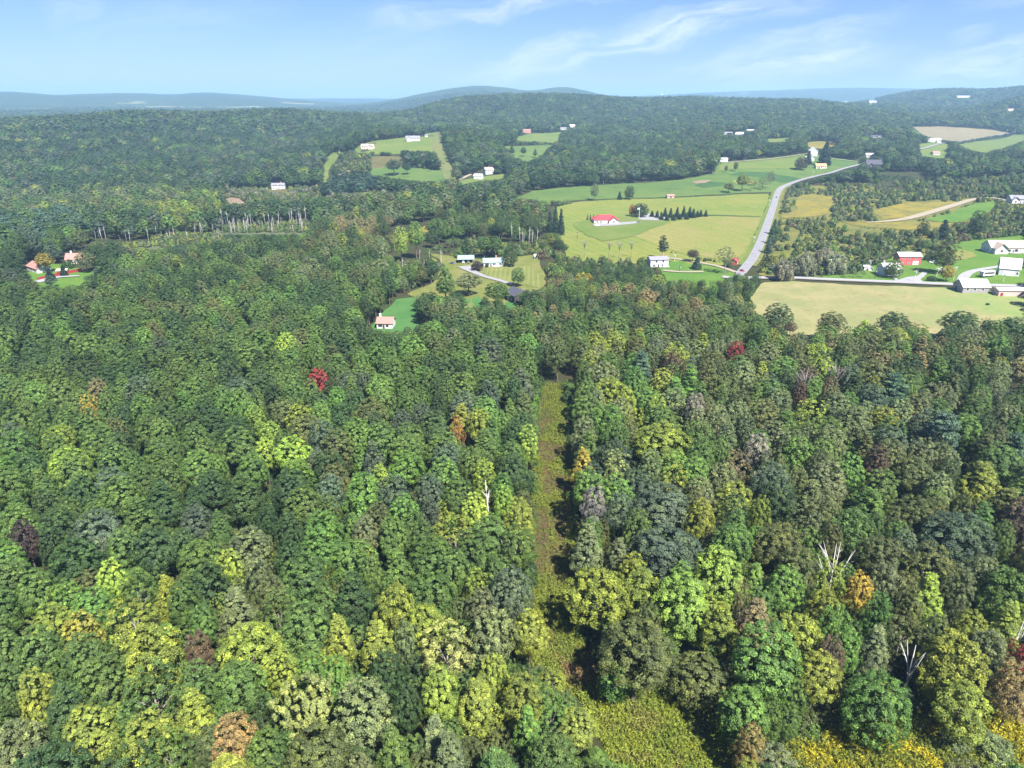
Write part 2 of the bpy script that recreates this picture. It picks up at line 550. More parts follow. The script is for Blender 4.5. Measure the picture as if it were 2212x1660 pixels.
wood = g.mix(g.smooth(n3.outputs[0], .4, .62), (.03, .055, .022), (.05, .075, .028))
wood = g.mix(g.smooth(n4.outputs[0], .35, .7), wood, (.02, .035, .016))
wood = g.mix(g.smooth(n3.outputs[0], .645, .66), wood, (.16, .17, .07))
gc = g.mix(g.smooth(dist, 4200.0, 5200.0), floor_c, wood)
bp = g.n('ShaderNodeBump', Strength=.4, Distance=1.0, Height=n2.outputs[0])
b = g.n('ShaderNodeBsdfPrincipled', Base_Color=gc, Roughness=.95, Normal=bp.outputs[0])
b.inputs['Specular IOR Level'].default_value = .05
g.n('ShaderNodeOutputMaterial', Surface=b)
tag(link('ground', make_mesh('ground', gv, [gf, gt], m, smooth=True)), 'rolling wooded ground under the forest and far hills', kind='structure')

# air
hz = bpy.data.materials.new('haze')
hz.use_nodes = True
hz.node_tree.nodes.clear()
g = N(hz.node_tree)
pv = g.n('ShaderNodeVolumePrincipled', Color=(.42, .68, 1.0), Density=1.15e-4, Anisotropy=0.1)
g.n('ShaderNodeOutputMaterial', Volume=pv)
zlo = float(HG.min()) - 1.5
tag(MB().box(-18500, 18500, -18500, 18500, zlo, max(302, float(HG.max()) + 4)).build('haze', hz), 'thin bluish haze over the valley', kind='stuff')

# ---------------------------------------------------------------- open land draped on the ground
OPEN = []          # (world polygon, clearance) where no forest grows
VIEWF = []         # the same for things that stand before a wood: only nearer trees give way
VIEW = []          # outlines of open places that the trees in front must leave in sight


def inpoly(P, x, y):
    x = np.asarray(x)
    y = np.asarray(y)
    r = np.zeros(x.shape, bool)
    k = len(P)
    for i in range(k):
        x0, y0 = P[i]
        x1, y1 = P[(i + 1) % k]
        if y0 == y1:
            continue
        c = ((y0 > y) != (y1 > y)) & (x < (x1 - x0) * (y - y0) / (y1 - y0) + x0)
        r ^= c
    return r


def wpoly(pts):
    return np.array([gnd(*p) for p in pts])


def vp(pts):
    VIEW.append(np.array([p[:2] for p in pts], float))
    return wpoly(pts)


def roughen(P, step, amp, seed):
    out = []
    k = len(P)
    for i in range(k):
        a, b = P[i], P[(i + 1) % k]
        L = np.hypot(*(b - a))
        m = max(1, int(L / step))
        nrm = np.array([-(b - a)[1], (b - a)[0]]) / max(L, 1e-6)
        for j in range(m):
            p = a + (b - a) * j / m
            o = (vnoise(p[0] / step / 2, p[1] / step / 2, seed) - .5) * 2 * amp
            out.append(p + nrm * (o if j else 0))
    return np.array(out)


def drape(name, P, mat, label, lift=0.0, rough=0.0, open_=True, kind='structure', parent=None):
    P = np.asarray(P, float)
    rr = float(np.hypot(P[:, 0], P[:, 1]).mean())
    if rough:
        P = roughen(P, max(3, rr * .012), rough, 5)
    else:
        P = roughen(P, max(4, rr * .02), 0, 5)
    if open_:
        OPEN.append(P)
    st = max(2.5, min(60, rr * .02))
    lo, hi = P.min(0), P.max(0)
    gx, gy = np.meshgrid(np.arange(lo[0], hi[0], st) + st * .37, np.arange(lo[1], hi[1], st) + st * .41)
    q = np.stack([gx.ravel(), gy.ravel()], -1)
    q = q[inpoly(P, q[:, 0], q[:, 1])]
    pts = [Vector(p) for p in np.vstack([P, q]).tolist()]
    k = len(P)
    vs, _, fs, *_ = delaunay_2d_cdt(pts, [], [list(range(k))], 1, 1e-4)
    v = np.array([(p.x, p.y) for p in vs])
    r2 = np.hypot(v[:, 0], v[:, 1])
    z = hfun(v[:, 0], v[:, 1]) + .06 + r2 * .00025 + lift * (1 + r2 * .001)
    f = [tuple(t) for t in fs]
    me = make_mesh(name, np.c_[v, z], f, mat, smooth=True)
    if me.polygons and me.polygons[0].normal.z < 0:
        me.flip_normals()
    return tag(link(name, me, parent), label, kind=kind)


def catmull(P, n=8):
    P = np.asarray(P, float)
    Q = np.vstack([2 * P[0] - P[1], P, 2 * P[-1] - P[-2]])
    out = []
    for i in range(1, len(Q) - 2):
        for t in np.linspace(0, 1, n, endpoint=False):
            a, b, c, d = Q[i - 1:i + 3]
            out.append(.5 * (2 * b + (c - a) * t + (2 * a - 5 * b + 4 * c - d) * t * t + (3 * b - a - 3 * c + d) * t ** 3))
    out.append(P[-1])
    return np.array(out)


def ribbon(name, px, width, mat, label, lift=.05, world=False, clear=3.0, off=0.0):
    P = np.array(px, float) if world else wpoly(px)
    C = catmull(P)
    d = np.gradient(C, axis=0)
    d /= np.hypot(d[:, 0], d[:, 1])[:, None]
    nrm = np.c_[-d[:, 1], d[:, 0]]
    wd = np.interp(np.linspace(0, 1, len(C)), np.linspace(0, 1, len(np.atleast_1d(width))), np.atleast_1d(width)) / 2
    C = C + nrm * off
    rows = [C + nrm * (wd * s)[:, None] for s in (-1, -.33, .33, 1)]
    v = np.stack(rows, 1).reshape(-1, 2)
    r2 = np.hypot(v[:, 0], v[:, 1])
    z = hfun(v[:, 0], v[:, 1]) + .08 + r2 * .00025 + lift * (1 + r2 * .001)
    f = []
    for i in range(len(C) - 1):
        for k in range(3):
            a = i * 4 + k
            f.append((a, a + 1, a + 5, a + 4))
    me = make_mesh(name, np.c_[v, z], f, mat, smooth=True)
    if me.polygons[0].normal.z < 0:
        me.flip_normals()
    if clear is not None:
        OPEN.append(np.vstack([C - nrm * (wd + clear)[:, None], (C + nrm * (wd + clear)[:, None])[::-1]]))
    return tag(link(name, me), label, kind='structure')


GHAY = ground_mat('hay_meadow', ((.26, .29, .065), (.19, .27, .055), (.30, .29, .09)), .012, .5, (R(-22), 9, .25))
GHAY2 = ground_mat('hay_stubble', ((.30, .29, .09), (.22, .28, .06), (.33, .29, .12)), .012, .5, (R(-26), 7, .42))
GTAN = ground_mat('dry_pasture', ((.27, .24, .10), (.21, .22, .08), (.31, .25, .12)), .02, .35)
GPAST = ground_mat('green_pasture', ((.16, .24, .05), (.21, .26, .07)), .02, .5)
GGRN = ground_mat('green_field', ((.12, .21, .055), (.16, .24, .06), (.10, .18, .055)), .01, .4)
GLAWN = ground_mat('lawn', ((.12, .25, .04), (.16, .28, .05)), .03, .8)
GEMER = ground_mat('deep_green_lawn', ((.085, .225, .065), (.11, .25, .075)), .05, .9)
GMOW = ground_mat('striped_lawn', ((.25, .27, .09), (.19, .23, .06)), .04, .8, (R(2), 3.2, .55))
GYARD = ground_mat('rough_yard_grass', ((.25, .26, .08), (.19, .23, .05), (.3, .27, .13)), .05, .8)
GGOLD = ground_mat('goldenrod_meadow', ((.36, .30, .05), (.25, .24, .06), (.21, .18, .075)), .03, .35)
GBROWN = ground_mat('brown_meadow', ((.19, .16, .07), (.14, .14, .05), (.24, .19, .09)), .03, .4)
GCORN = ground_mat('corn_rows', ((.06, .14, .045), (.08, .16, .05)), .03, .5, (R(60), 4, .3))
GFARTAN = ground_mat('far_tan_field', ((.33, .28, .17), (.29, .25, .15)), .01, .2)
GPIPE = ground_mat('pipeline_grass', ((.22, .24, .09), (.17, .22, .07), (.26, .22, .11)), .03, .4)
GBARE = ground_mat('bare_soil', ((.38, .28, .20), (.31, .24, .17)), .06, .5)
GMARSH = ground_mat('marsh_grass', ((.17, .20, .11), (.13, .16, .09), (.22, .22, .13)), .04, .4)
GSCRUB = ground_mat('scrub_ground', ((.24, .23, .06), (.15, .18, .05), (.30, .26, .08)), .04, .4)
GSTRIP = ground_mat('weedy_strip', ((.16, .18, .035), (.11, .135, .03), (.15, .115, .055)), .09, 1.3)
m, g = newmat('farm_pasture')
pos = g.n('ShaderNodeNewGeometry').outputs[0]
sx = g.n('ShaderNodeSeparateXYZ', i0=pos).outputs[0]
n1 = g.n('ShaderNodeTexNoise', Scale=.035, Detail=6.0, Roughness=.65, Vector=pos)
n2 = g.n('ShaderNodeTexNoise', Scale=.25, Detail=5.0, Roughness=.7, Vector=pos)
n3 = g.n('ShaderNodeTexNoise', Scale=1.3, Detail=4.0, Roughness=.7, Vector=pos)
tan_c = g.mix(g.smooth(n1.outputs[0], .35, .65), (.225, .203, .085), (.155, .168, .058))
tan_c = g.mix(g.smooth(n2.outputs[0], .52, .7), tan_c, (.16, .112, .062))
grn_c = g.mix(g.smooth(n2.outputs[0], .35, .65), (.12, .185, .045), (.165, .21, .055))
side = g.smooth(g.math('ADD', sx, g.math('MULTIPLY', n1.outputs[0], 150.0)), 285.0, 385.0)
pc = g.mix(side, tan_c, grn_c)
pc = g.mix(g.math('MULTIPLY', g.smooth(n3.outputs[0], .35, .7), .35), pc, g.mix(1.0, pc, (.6, .6, .55), 'MULTIPLY'))
b = g.n('ShaderNodeBsdfPrincipled', Base_Color=pc, Roughness=.9, Normal=g.n('ShaderNodeBump', Strength=.3, Height=n3.outputs[0]).outputs[0])
g.n('ShaderNodeOutputMaterial', Surface=b)
GFARM = m
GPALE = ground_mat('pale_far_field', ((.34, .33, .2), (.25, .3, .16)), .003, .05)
# far valley fields (pale) and the hills' clearings
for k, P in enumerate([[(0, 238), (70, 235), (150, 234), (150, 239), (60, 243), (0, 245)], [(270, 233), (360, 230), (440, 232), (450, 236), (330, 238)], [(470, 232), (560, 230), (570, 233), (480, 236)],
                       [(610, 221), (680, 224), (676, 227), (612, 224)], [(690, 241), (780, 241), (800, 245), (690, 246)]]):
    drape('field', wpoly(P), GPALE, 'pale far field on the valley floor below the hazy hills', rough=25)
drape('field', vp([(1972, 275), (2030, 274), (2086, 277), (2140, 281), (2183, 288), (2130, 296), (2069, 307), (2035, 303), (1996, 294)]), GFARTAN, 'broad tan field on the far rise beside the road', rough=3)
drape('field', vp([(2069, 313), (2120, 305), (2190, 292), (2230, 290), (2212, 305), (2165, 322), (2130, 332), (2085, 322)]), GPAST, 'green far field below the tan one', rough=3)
drape('field', vp([(1116, 296), (1150, 289), (1212, 286), (1207, 297), (1205, 308, 5), (1120, 306, 5)]), GPAST, 'small green field by the brick house', rough=3)
drape('field', vp([(1090, 317), (1192, 314), (1180, 326), (1165, 338, 5), (1140, 350, 5), (1112, 340, 5), (1104, 331)]), GGRN, 'rounded green field in the woods', rough=3)
drape('field', vp([(1659, 301), (1706, 298), (1690, 309, 4), (1662, 308, 5)]), GPAST, 'small bright field in the far woods', rough=2)
drape('meadow', vp([(1743, 308), (1770, 306), (1800, 307), (1806, 316), (1775, 322), (1745, 320)]), GGOLD, 'golden patch behind the white barns', rough=3)
drape('field', vp([(1985, 312), (2030, 309), (2050, 315), (2040, 345), (1990, 338)]), GPAST, 'grass around the far white houses', rough=3)
# hill with the big grey house
drape('hill_lawn', vp([(766, 322), (797, 308), (840, 302), (879, 297), (946, 296), (950, 320), (935, 328, 5), (870, 326, 5), (800, 330, 3), (770, 331)]), GPAST, 'smooth green hilltop lawn', rough=4)
drape('field', vp([(921, 289), (948, 286), (946, 295), (921, 294)]), GPAST, 'strip of grass behind the grey house', rough=2)
drape('meadow', vp([(803, 340), (840, 338), (872, 340), (868, 358, 4), (840, 362, 3), (801, 360, 3)]), GBROWN, 'brown meadow on the hillside', rough=4)
drape('field', vp([(803, 361), (828, 359), (882, 363), (930, 366), (971, 373), (970, 388, 3), (940, 394, 5), (899, 392, 5), (860, 386, 5), (828, 380, 5), (804, 380, 4)]), GGRN, 'green field under the brown meadow', rough=4)
drape('clearing', vp([(722, 330), (731, 335), (713, 365), (707, 395), (697, 395), (699, 360), (712, 335)]), GPAST, 'narrow cleared strip along the wooded slope', rough=3)
ribbon('pipeline_track', [(946, 286), (945, 300), (944, 319), (951, 337), (958, 353), (966, 370), (974, 388)], [15, 18, 19, 16], GPIPE, 'brown pipeline clearing down the hillside', clear=4)
OPEN.append(wpoly([(884, 236, 10), (892, 236, 10), (912, 275, 8), (898, 275, 8)]))
ribbon('dirt_road', [(727, 384), (742, 376), (756, 369)], 9, GBARE, 'red earth track at the foot of the hill')
ribbon('lane', [(724, 388), (755, 391), (800, 392), (828, 391)], 5, MDIRT, 'pale lane under the hillside fields')
ribbon('lane', [(992, 389), (1005, 383), (1018, 377)], 5, MDIRT, 'pale lane to the white farmhouse')
drape('clearing', vp([(990, 392), (1030, 384), (1090, 376), (1085, 388), (1030, 393), (1000, 400)]), GPAST, 'grass around the white farmhouse and shed', rough=2)
drape('bare_mound', vp([(487, 431), (500, 427), (520, 430), (530, 440), (500, 442)]), GBARE, 'sandy clearing among pale thickets', rough=2)
drape('clearing', vp([(580, 409), (620, 409), (622, 416, 2), (580, 416, 2)]), GBROWN, 'yard of the white house in the woods')

# farm fields on the right of the middle distance
drape('field', vp([(1113, 428), (1150, 413), (1236, 405), (1350, 397), (1470, 389), (1520, 380), (1545, 372), (1548, 354), (1600, 349), (1640, 344), (1700, 338), (1738, 333), (1770, 336), (1800, 342), (1856, 349),
                      (1855, 359), (1822, 365), (1795, 374), (1763, 381), (1728, 392), (1693, 405), (1668, 416), (1560, 421), (1445, 426), (1330, 430), (1240, 434), (1180, 436, 4)]), GGRN, 'long green farm field behind the hedge line', rough=3)
drape('corn_patch', wpoly([(1575, 379), (1600, 372), (1660, 374), (1712, 383), (1735, 388), (1690, 397), (1650, 385)]), GCORN, 'dark green crop patch on the field', lift=.1, open_=False, rough=3)
drape('corn_patch', wpoly([(1500, 401), (1530, 394), (1570, 396), (1560, 403), (1520, 407)]), GCORN, 'dark weedy patch in the green field', lift=.1, open_=False, rough=3)
drape('bare_patch', vp([(1494, 394), (1515, 390), (1538, 390), (1525, 396), (1503, 398)]), GBARE, 'bare reddish patch in the green field', lift=.14, open_=False, rough=3)
drape('dry_patch', vp([(1580, 392), (1600, 388), (1640, 393), (1625, 400), (1590, 399)]), GHAY, 'dry yellowish patch in the crop', lift=.18, open_=False, rough=3)
drape('upper_meadow', vp([(1553, 357), (1640, 348), (1738, 337), (1745, 352), (1720, 366), (1640, 364), (1552, 370)]), GPAST, 'pale upper meadow below the white barns', lift=.1, open_=False, rough=3)
drape('hay_field', vp([(1196, 450), (1245, 437), (1345, 431), (1445, 429), (1560, 424), (1662, 419), (1652, 455), (1630, 511), (1606, 565), (1560, 562, 4), (1500, 554, 6), (1440, 540, 8), (1330, 545, 10), (1225, 525, 12), (1195, 480)]), GHAY, 'yellow-green hay field around the red-roofed house', rough=2)
drape('hay_stubble', vp([(1370, 512), (1420, 490), (1470, 476), (1520, 469), (1643, 470), (1622, 515), (1600, 556), (1560, 552, 3), (1500, 543, 4), (1440, 527, 4)]), GHAY2, 'mown hay stubble nearest the road', lift=.1, open_=False, rough=2)
drape('house_lawn', vp([(1240, 482), (1290, 474), (1400, 466), (1450, 470), (1440, 484), (1400, 500), (1370, 512), (1300, 515, 3), (1250, 500)]), GPAST, 'green lawn around the red-roofed house', lift=.2, open_=False, rough=3)
ribbon('grass_strip', [(1510, 466), (1570, 467), (1643, 470)], 6, GGRN, 'dark green strip between the two hay fields', lift=.3, clear=None)
drape('gravel_pad', vp([(1375, 468), (1400, 464), (1440, 467), (1446, 473), (1420, 478), (1385, 477)]), MGRAVEL, 'grey gravel circle round the flagpole', lift=.3, open_=False)
drape('gravel_yard', vp([(1280, 486), (1330, 483), (1375, 480), (1378, 484), (1330, 489), (1285, 491)]), MGRAVEL, 'grey drive before the red-roofed house', lift=.3, open_=False)

# scrubland, gravel lane and lawns on the right
drape('scrub', wpoly([(1690, 412), (1760, 402), (1860, 402), (2000, 420), (2110, 430), (2230, 436), (2230, 520), (2140, 520), (2050, 530), (2000, 566), (1940, 556), (1880, 578), (1780, 598), (1705, 598, 3), (1640, 585, 3), (1660, 520), (1676, 455)]), GSCRUB, 'olive scrubland of weeds and bushes', open_=False, rough=3)
drape('goldenrod_meadow', vp([(1722, 426), (1755, 421), (1791, 425), (1796, 440), (1791, 463), (1740, 470), (1686, 473), (1684, 466), (1720, 455)]), GGOLD, 'golden meadow beside the road', lift=.15, rough=4)
drape('goldenrod_meadow', vp([(1890, 458), (1925, 445), (1965, 439), (2030, 438), (2083, 436), (2050, 448), (2000, 462), (1950, 472), (1900, 478)]), GGOLD, 'golden meadow along the gravel lane', lift=.15, rough=4)
drape('green_lot', vp([(2000, 475), (2050, 463), (2105, 441), (2150, 436), (2145, 450), (2130, 462), (2090, 478), (2040, 483)]), GLAWN, 'green grass below the gravel lane', lift=.15, rough=2)
drape('goldenrod_meadow', vp([(1810, 478), (1890, 482), (1990, 480), (2060, 484), (2050, 492), (1960, 498), (1860, 490)]), GGOLD, 'golden band of weeds under the lane', lift=.15, rough=3)
ribbon('gravel_lane', [(1870, 482), (1912, 480), (1958, 474), (2010, 460), (2060, 445), (2104, 432), (2140, 429), (2180, 436)], [4, 8, 10, 9, 7, 5], MDIRT, 'pale gravel lane slanting up to the grey house', lift=.3)
ribbon('footpath', [(1684, 472), (1730, 477), (1800, 479), (1870, 482)], 2.5, GSCRUB, 'dark worn path through the golden meadow', lift=.3)
drape('lawn', vp([(1775, 598), (1850, 590), (1900, 570), (1935, 552), (1990, 556), (2012, 572), (2030, 545), (2060, 526), (2110, 519), (2160, 514), (2240, 505), (2240, 616), (2130, 616), (2078, 617), (1930, 612), (1850, 607), (1780, 604)]), GLAWN, 'bright green farm lawns', lift=.1, rough=1.5)
drape('bare_patch', vp([(2056, 548), (2075, 541), (2100, 546), (2110, 556), (2085, 563), (2060, 562)]), GHAY2, 'worn tan patch on the farm lawn', lift=.25, open_=False, rough=2)
drape('pasture', vp([(1632, 632), (1650, 611), (1712, 608), (1800, 613), (1916, 619), (2076, 623), (2240, 642), (2240, 690, 8), (2180, 690, 9), (2080, 700, 11), (1990, 708, 11), (1850, 704, 14), (1730, 722, 8), (1690, 712, 8), (1632, 670, 6), (1622, 642)]), GFARM, 'broad dry pasture in front of the farm', rough=2)

# homestead clearing in the middle, emerald lawn, lawn by the red fence
drape('yard', vp([(880, 636), (935, 610), (962, 575), (930, 548), (985, 556), (1040, 561), (1100, 556), (1165, 551), (1182, 600, 3), (1170, 620, 4), (1130, 630, 5), (1090, 638, 6), (1040, 645, 6), (940, 645, 6)]), GYARD, 'rough pale grass of the homestead', rough=2)
drape('striped_lawn', vp([(1036, 589), (1060, 577), (1110, 575), (1150, 577), (1170, 602, 1), (1165, 616, 2), (1105, 612), (1060, 600)]), GMOW, 'mown striped lawn before the white ranch house', lift=.12, open_=False)
drape('emerald_lawn', vp([(801, 706), (816, 692), (835, 668), (857, 647), (899, 643), (900, 665), (904, 690, 4), (906, 705, 8), (850, 716, 8), (815, 716, 5)]), GEMER, 'small deep green lawn walled by trees', rough=1)
drape('emerald_lawn', vp([(1005, 648), (1035, 642), (1042, 655), (1040, 668, 6), (1010, 664, 6)]), GEMER, 'patch of deep green grass between big trees', rough=1)
drape('emerald_lawn', vp([(1090, 654), (1118, 650), (1122, 662, 3), (1095, 668, 4)]), GEMER, 'grass at the dark-roofed house', rough=1)
drape('lawn', vp([(1425, 577), (1440, 567), (1480, 562), (1548, 578), (1590, 588), (1570, 604, 5), (1500, 606, 6), (1440, 606, 6)]), GLAWN, 'lawn of the two-storey white house', rough=1)
drape('lawn', vp([(58, 590), (112, 570), (150, 574), (205, 588), (165, 616, 4), (125, 622, 4), (75, 616, 4)]), GLAWN, 'sunny lawn behind the red fence', rough=1.5)
drape('marsh', wpoly([(262, 534), (330, 520), (400, 512), (515, 508), (522, 516), (440, 526), (330, 542, 2)]), GMARSH, 'pale marsh grass before the dead trees', open_=False, rough=4)
drape('bog', wpoly([(470, 505), (480, 492), (660, 486), (680, 500), (640, 508), (540, 510)]), GMARSH, 'boggy ground under the dead trunks', open_=False, rough=3)
drape('scrub', wpoly([(850, 520), (930, 480), (1000, 455), (1060, 450), (1000, 475), (930, 505), (870, 530)]), GGOLD, 'yellowish brushy strip along the wood', rough=4)

# roads
ROAD = [(1592, 606), (1600, 592), (1614, 575), (1627, 558), (1644, 522), (1659, 481), (1670, 449), (1677, 425), (1685, 410), (1701, 401), (1728, 391), (1763, 382), (1795, 375), (1822, 366), (1850, 359), (1880, 352), (1913, 345), (1958, 331), (2013, 317), (2069, 308), (2125, 299), (2182, 289), (2230, 284)]
ribbon('road', ROAD, [5.6], MASPH, 'grey country road running away between fields', lift=.35)
ribbon('road', [(1560, 600), (1592, 603), (1650, 602), (1712, 602), (1800, 606), (1930, 611), (2079, 617), (2240, 622)], 5.5, MASPHL, 'pale side road past the red barn', lift=.4, clear=1.5)
ribbon('driveway', [(1548, 576), (1510, 569), (1475, 563), (1442, 559)], 4, MDIRT, 'pale lane beside the two-storey white house', lift=.3, clear=1)
ribbon('driveway', [(1590, 590), (1570, 583), (1548, 576)], 4, MDIRT, 'lane end at the road junction', lift=.28, clear=1)
ribbon('driveway', [(1432, 586), (1470, 589), (1520, 589)], 4, MDIRT, 'short drive under the two-storey white house', lift=.3, clear=1)
ribbon('driveway', [(1002, 577), (1010, 582), (1025, 590), (1050, 600), (1080, 608), (1108, 617)], [9, 8, 5, 4, 4, 4], MGRAVEL, 'grey gravel drive of the homestead', lift=.3, clear=1)
ribbon('driveway', [(78, 612), (100, 606), (124, 601), (150, 599), (172, 598)], [7, 6, 4, 3], MASPHL, 'pale paved drive below the red fence', lift=.3, clear=1)
ribbon('driveway', [(1965, 612), (1972, 604), (1988, 599), (1998, 590)], [16, 9, 4, 3], MASPHL, 'paved drive by the red barn', lift=.3, clear=1)
ribbon('driveway', [(1938, 611), (1932, 600), (1926, 594)], 2, MASPHL, 'narrow walk to the white house', lift=.3, clear=1)
ribbon('driveway', [(2078, 616), (2082, 600), (2096, 590), (2120, 584), (2165, 577)], [7, 6, 5, 4], MASPHL, 'curved drive up to the white barn', lift=.3, clear=1)
ribbon('farm_lane', [(1570, 353), (1640, 347), (1700, 340), (1745, 333)], 3.5, MDIRT, 'pale farm lane along the wood edge', lift=.3, clear=1)
ribbon('farm_lane', [(1795, 344), (1820, 347), (1857, 351)], 4, MDIRT, 'pale lane from the white barns to the road', lift=.3, clear=1)
ribbon('roadside_verge', ROAD[2:10], 3.5, GPAST, 'grass verge on the field side of the country road', lift=.2, clear=None, off=5.2)
ribbon('roadside_verge', ROAD[2:10], 3.0, GYARD, 'rough verge on the scrub side of the country road', lift=.2, clear=None, off=-4.8)
ribbon('road_shoulder', ROAD[1:12], 6.9, MGRAVEL, 'gravel shoulders of the country road', lift=.27, clear=None)
ribbon('road_shoulder', [(1592, 603), (1650, 602), (1712, 602), (1800, 606), (1930, 611), (2079, 617), (2240, 622)], 7.2, MDIRT, 'dusty shoulders of the pale side road', lift=.3, clear=None)

# the cleared strip through the forest, the clearing and the flowering meadow
STRIP = [(7.5, 112), (9.3, 128), (11, 150), (13, 180), (14.6, 215), (15.8, 252), (17, 268)]
STRIP_P = np.array([(x - hw, y) for (x, y), hw in zip(STRIP, (7.2, 7.2, 7, 6.8, 6.4, 5.8, 4))] + [(x + hw, y) for (x, y), hw in list(zip(STRIP, (8, 7.2, 7, 6.8, 6.2, 5.6, 4)))[::-1]])
drape('cleared_strip', STRIP_P, GSTRIP, 'weedy cleared strip cut straight through the forest')
CLEAR_P = np.array([(2, 114), (14, 119), (22, 110), (33, 104.5), (41, 101), (41, 76), (17, 76), (17, 92), (14, 103)], float)
drape('clearing', CLEAR_P, GSTRIP, 'yellow-green clearing at the near end of the strip', lift=.03)
MEAD_P = np.array([(46, 90), (54, 95), (64, 98), (78, 100), (104, 100), (110, 74), (46, 74)], float)
drape('flower_meadow', MEAD_P, GGOLD, 'meadow of yellow goldenrod at the forest edge')

for q in ([(1600, 592), (1627, 555), (1655, 475), (1668, 430), (1690, 404), (1705, 400), (1692, 425), (1672, 490), (1650, 560), (1625, 600)], [(1712, 598), (1930, 606), (2079, 612), (2240, 618), (2240, 626), (2079, 621), (1930, 614), (1712, 606)],
          [(1725, 388), (1763, 379), (1850, 355), (1850, 362), (1763, 386), (1730, 395)],
          [(1896, 478), (1955, 471), (2060, 443), (2105, 429), (2110, 436), (1960, 480), (1900, 485)], [(1185, 445), (1212, 445), (1212, 505), (1185, 505)], [(846, 490), (915, 480), (915, 560), (850, 565)],
          [(1166, 860), (1214, 856), (1230, 1000), (1236, 1160), (1240, 1400), (1190, 1400), (1158, 1200), (1164, 1000)], [(1250, 1480), (1320, 1490), (1400, 1545), (1530, 1545), (1530, 1660), (1320, 1660), (1255, 1550)], [(1660, 1600), (2212, 1590), (2212, 1660), (1700, 1660)]):
    VIEW.append(np.array(q, float))

for q in ([(480, 478), (560, 474), (660, 478), (668, 500), (640, 507), (480, 508)], [(200, 497), (320, 494), (325, 522), (200, 524)], [(1252, 518), (1375, 518), (1375, 557), (1252, 557)], [(262, 534), (330, 522), (400, 514), (515, 510), (520, 514), (440, 524), (330, 540)]):
    VIEWF.append(np.array(q, float))

VIEW.append(np.array([(1185, 1340), (1240, 1380), (1243, 1470), (1320, 1492), (1300, 1520), (1240, 1500), (1210, 1440)], float))

OPEN.append(np.array([(x - 8.5, y) for x, y in STRIP] + [(x + 8.5, y) for x, y in STRIP[::-1]]))
# ---------------------------------------------------------------- buildings
KEEP = []          # (x, y, radius) kept free of trees


def spot(px, py):
    x, y = gnd(px, py)
    return x, y, depth(x, y) / FPX          # metres per pixel there


def window(parent, face, u, z, ww, wh, W2, D2, frame=MW, pane=MGLASS, name='window'):
    """a window (frame > pane) standing 4 cm proud of the wall"""
    fr, pn = MB(), MB()
    t = .18
    for (a, b, c, d) in ((-ww / 2 - t, ww / 2 + t, wh, wh + t), (-ww / 2 - t, ww / 2 + t, -t, 0), (-ww / 2 - t, -ww / 2, 0, wh), (ww / 2, ww / 2 + t, 0, wh)):
        fr.box(a, b, -.07, .02, c, d)
    pn.box(-ww / 2, ww / 2, -.03, .02, 0, wh)
    f = fr.build(name, frame, parent)
    p = pn.build('pane', pane, f)
    place_face(f, face, u, z, W2, D2)
    return f


def place_face(o, face, u, z, W2, D2):
    if face == 'f':
        o.location, o.rotation_euler.z = (u * W2, -D2, z), 0
    elif face == 'b':
        o.location, o.rotation_euler.z = (u * W2, D2, z), math.pi
    elif face == 'l':
        o.location, o.rotation_euler.z = (-W2, u * D2, z), -math.pi / 2
    else:
        o.location, o.rotation_euler.z = (W2, u * D2, z), math.pi / 2


def gable_roof(mb, W2, D2, z, rh, ov=.5, th=.25, hip=False):
    if hip:
        k = min(D2 * .9, W2 * .6)
        e = [(-W2 - ov, -D2 - ov, z), (W2 + ov, -D2 - ov, z), (W2 + ov, D2 + ov, z), (-W2 - ov, D2 + ov, z)]
        r0, r1 = (-W2 + k, 0, z + rh), (W2 - k, 0, z + rh)
        mb.add(e + [r0, r1], [(0, 1, 5, 4), (1, 2, 5), (2, 3, 4, 5), (3, 0, 4), (3, 2, 1, 0)])
        return
    s = rh / D2
    zl = z - ov * s
    mb.slab([(-W2 - ov, -D2 - ov, zl + .08), (W2 + ov, -D2 - ov, zl + .08), (W2 + ov, 0, z + rh + .08), (-W2 - ov, 0, z + rh + .08)], th)
    mb.slab([(W2 + ov, D2 + ov, zl + .08), (-W2 - ov, D2 + ov, zl + .08), (-W2 - ov, -.02, z + rh + .08), (W2 + ov, -.02, z + rh + .08)], th)


def gable_walls(mb, W2, D2, h, rh, z0=-.8, hip=False):
    mb.box(-W2, W2, -D2, D2, z0, h)
    if not hip:
        for sx in (-1, 1):
            x = sx * (W2 - .02)
            mb.add([(x - .05, -D2, h - .01), (x - .05, D2, h - .01), (x - .05, 0, h + rh), (x + .05, -D2, h - .01), (x + .05, D2, h - .01), (x + .05, 0, h + rh)],
                   [(0, 1, 2), (5, 4, 3), (0, 3, 4, 1), (1, 4, 5, 2), (2, 5, 3, 0)])


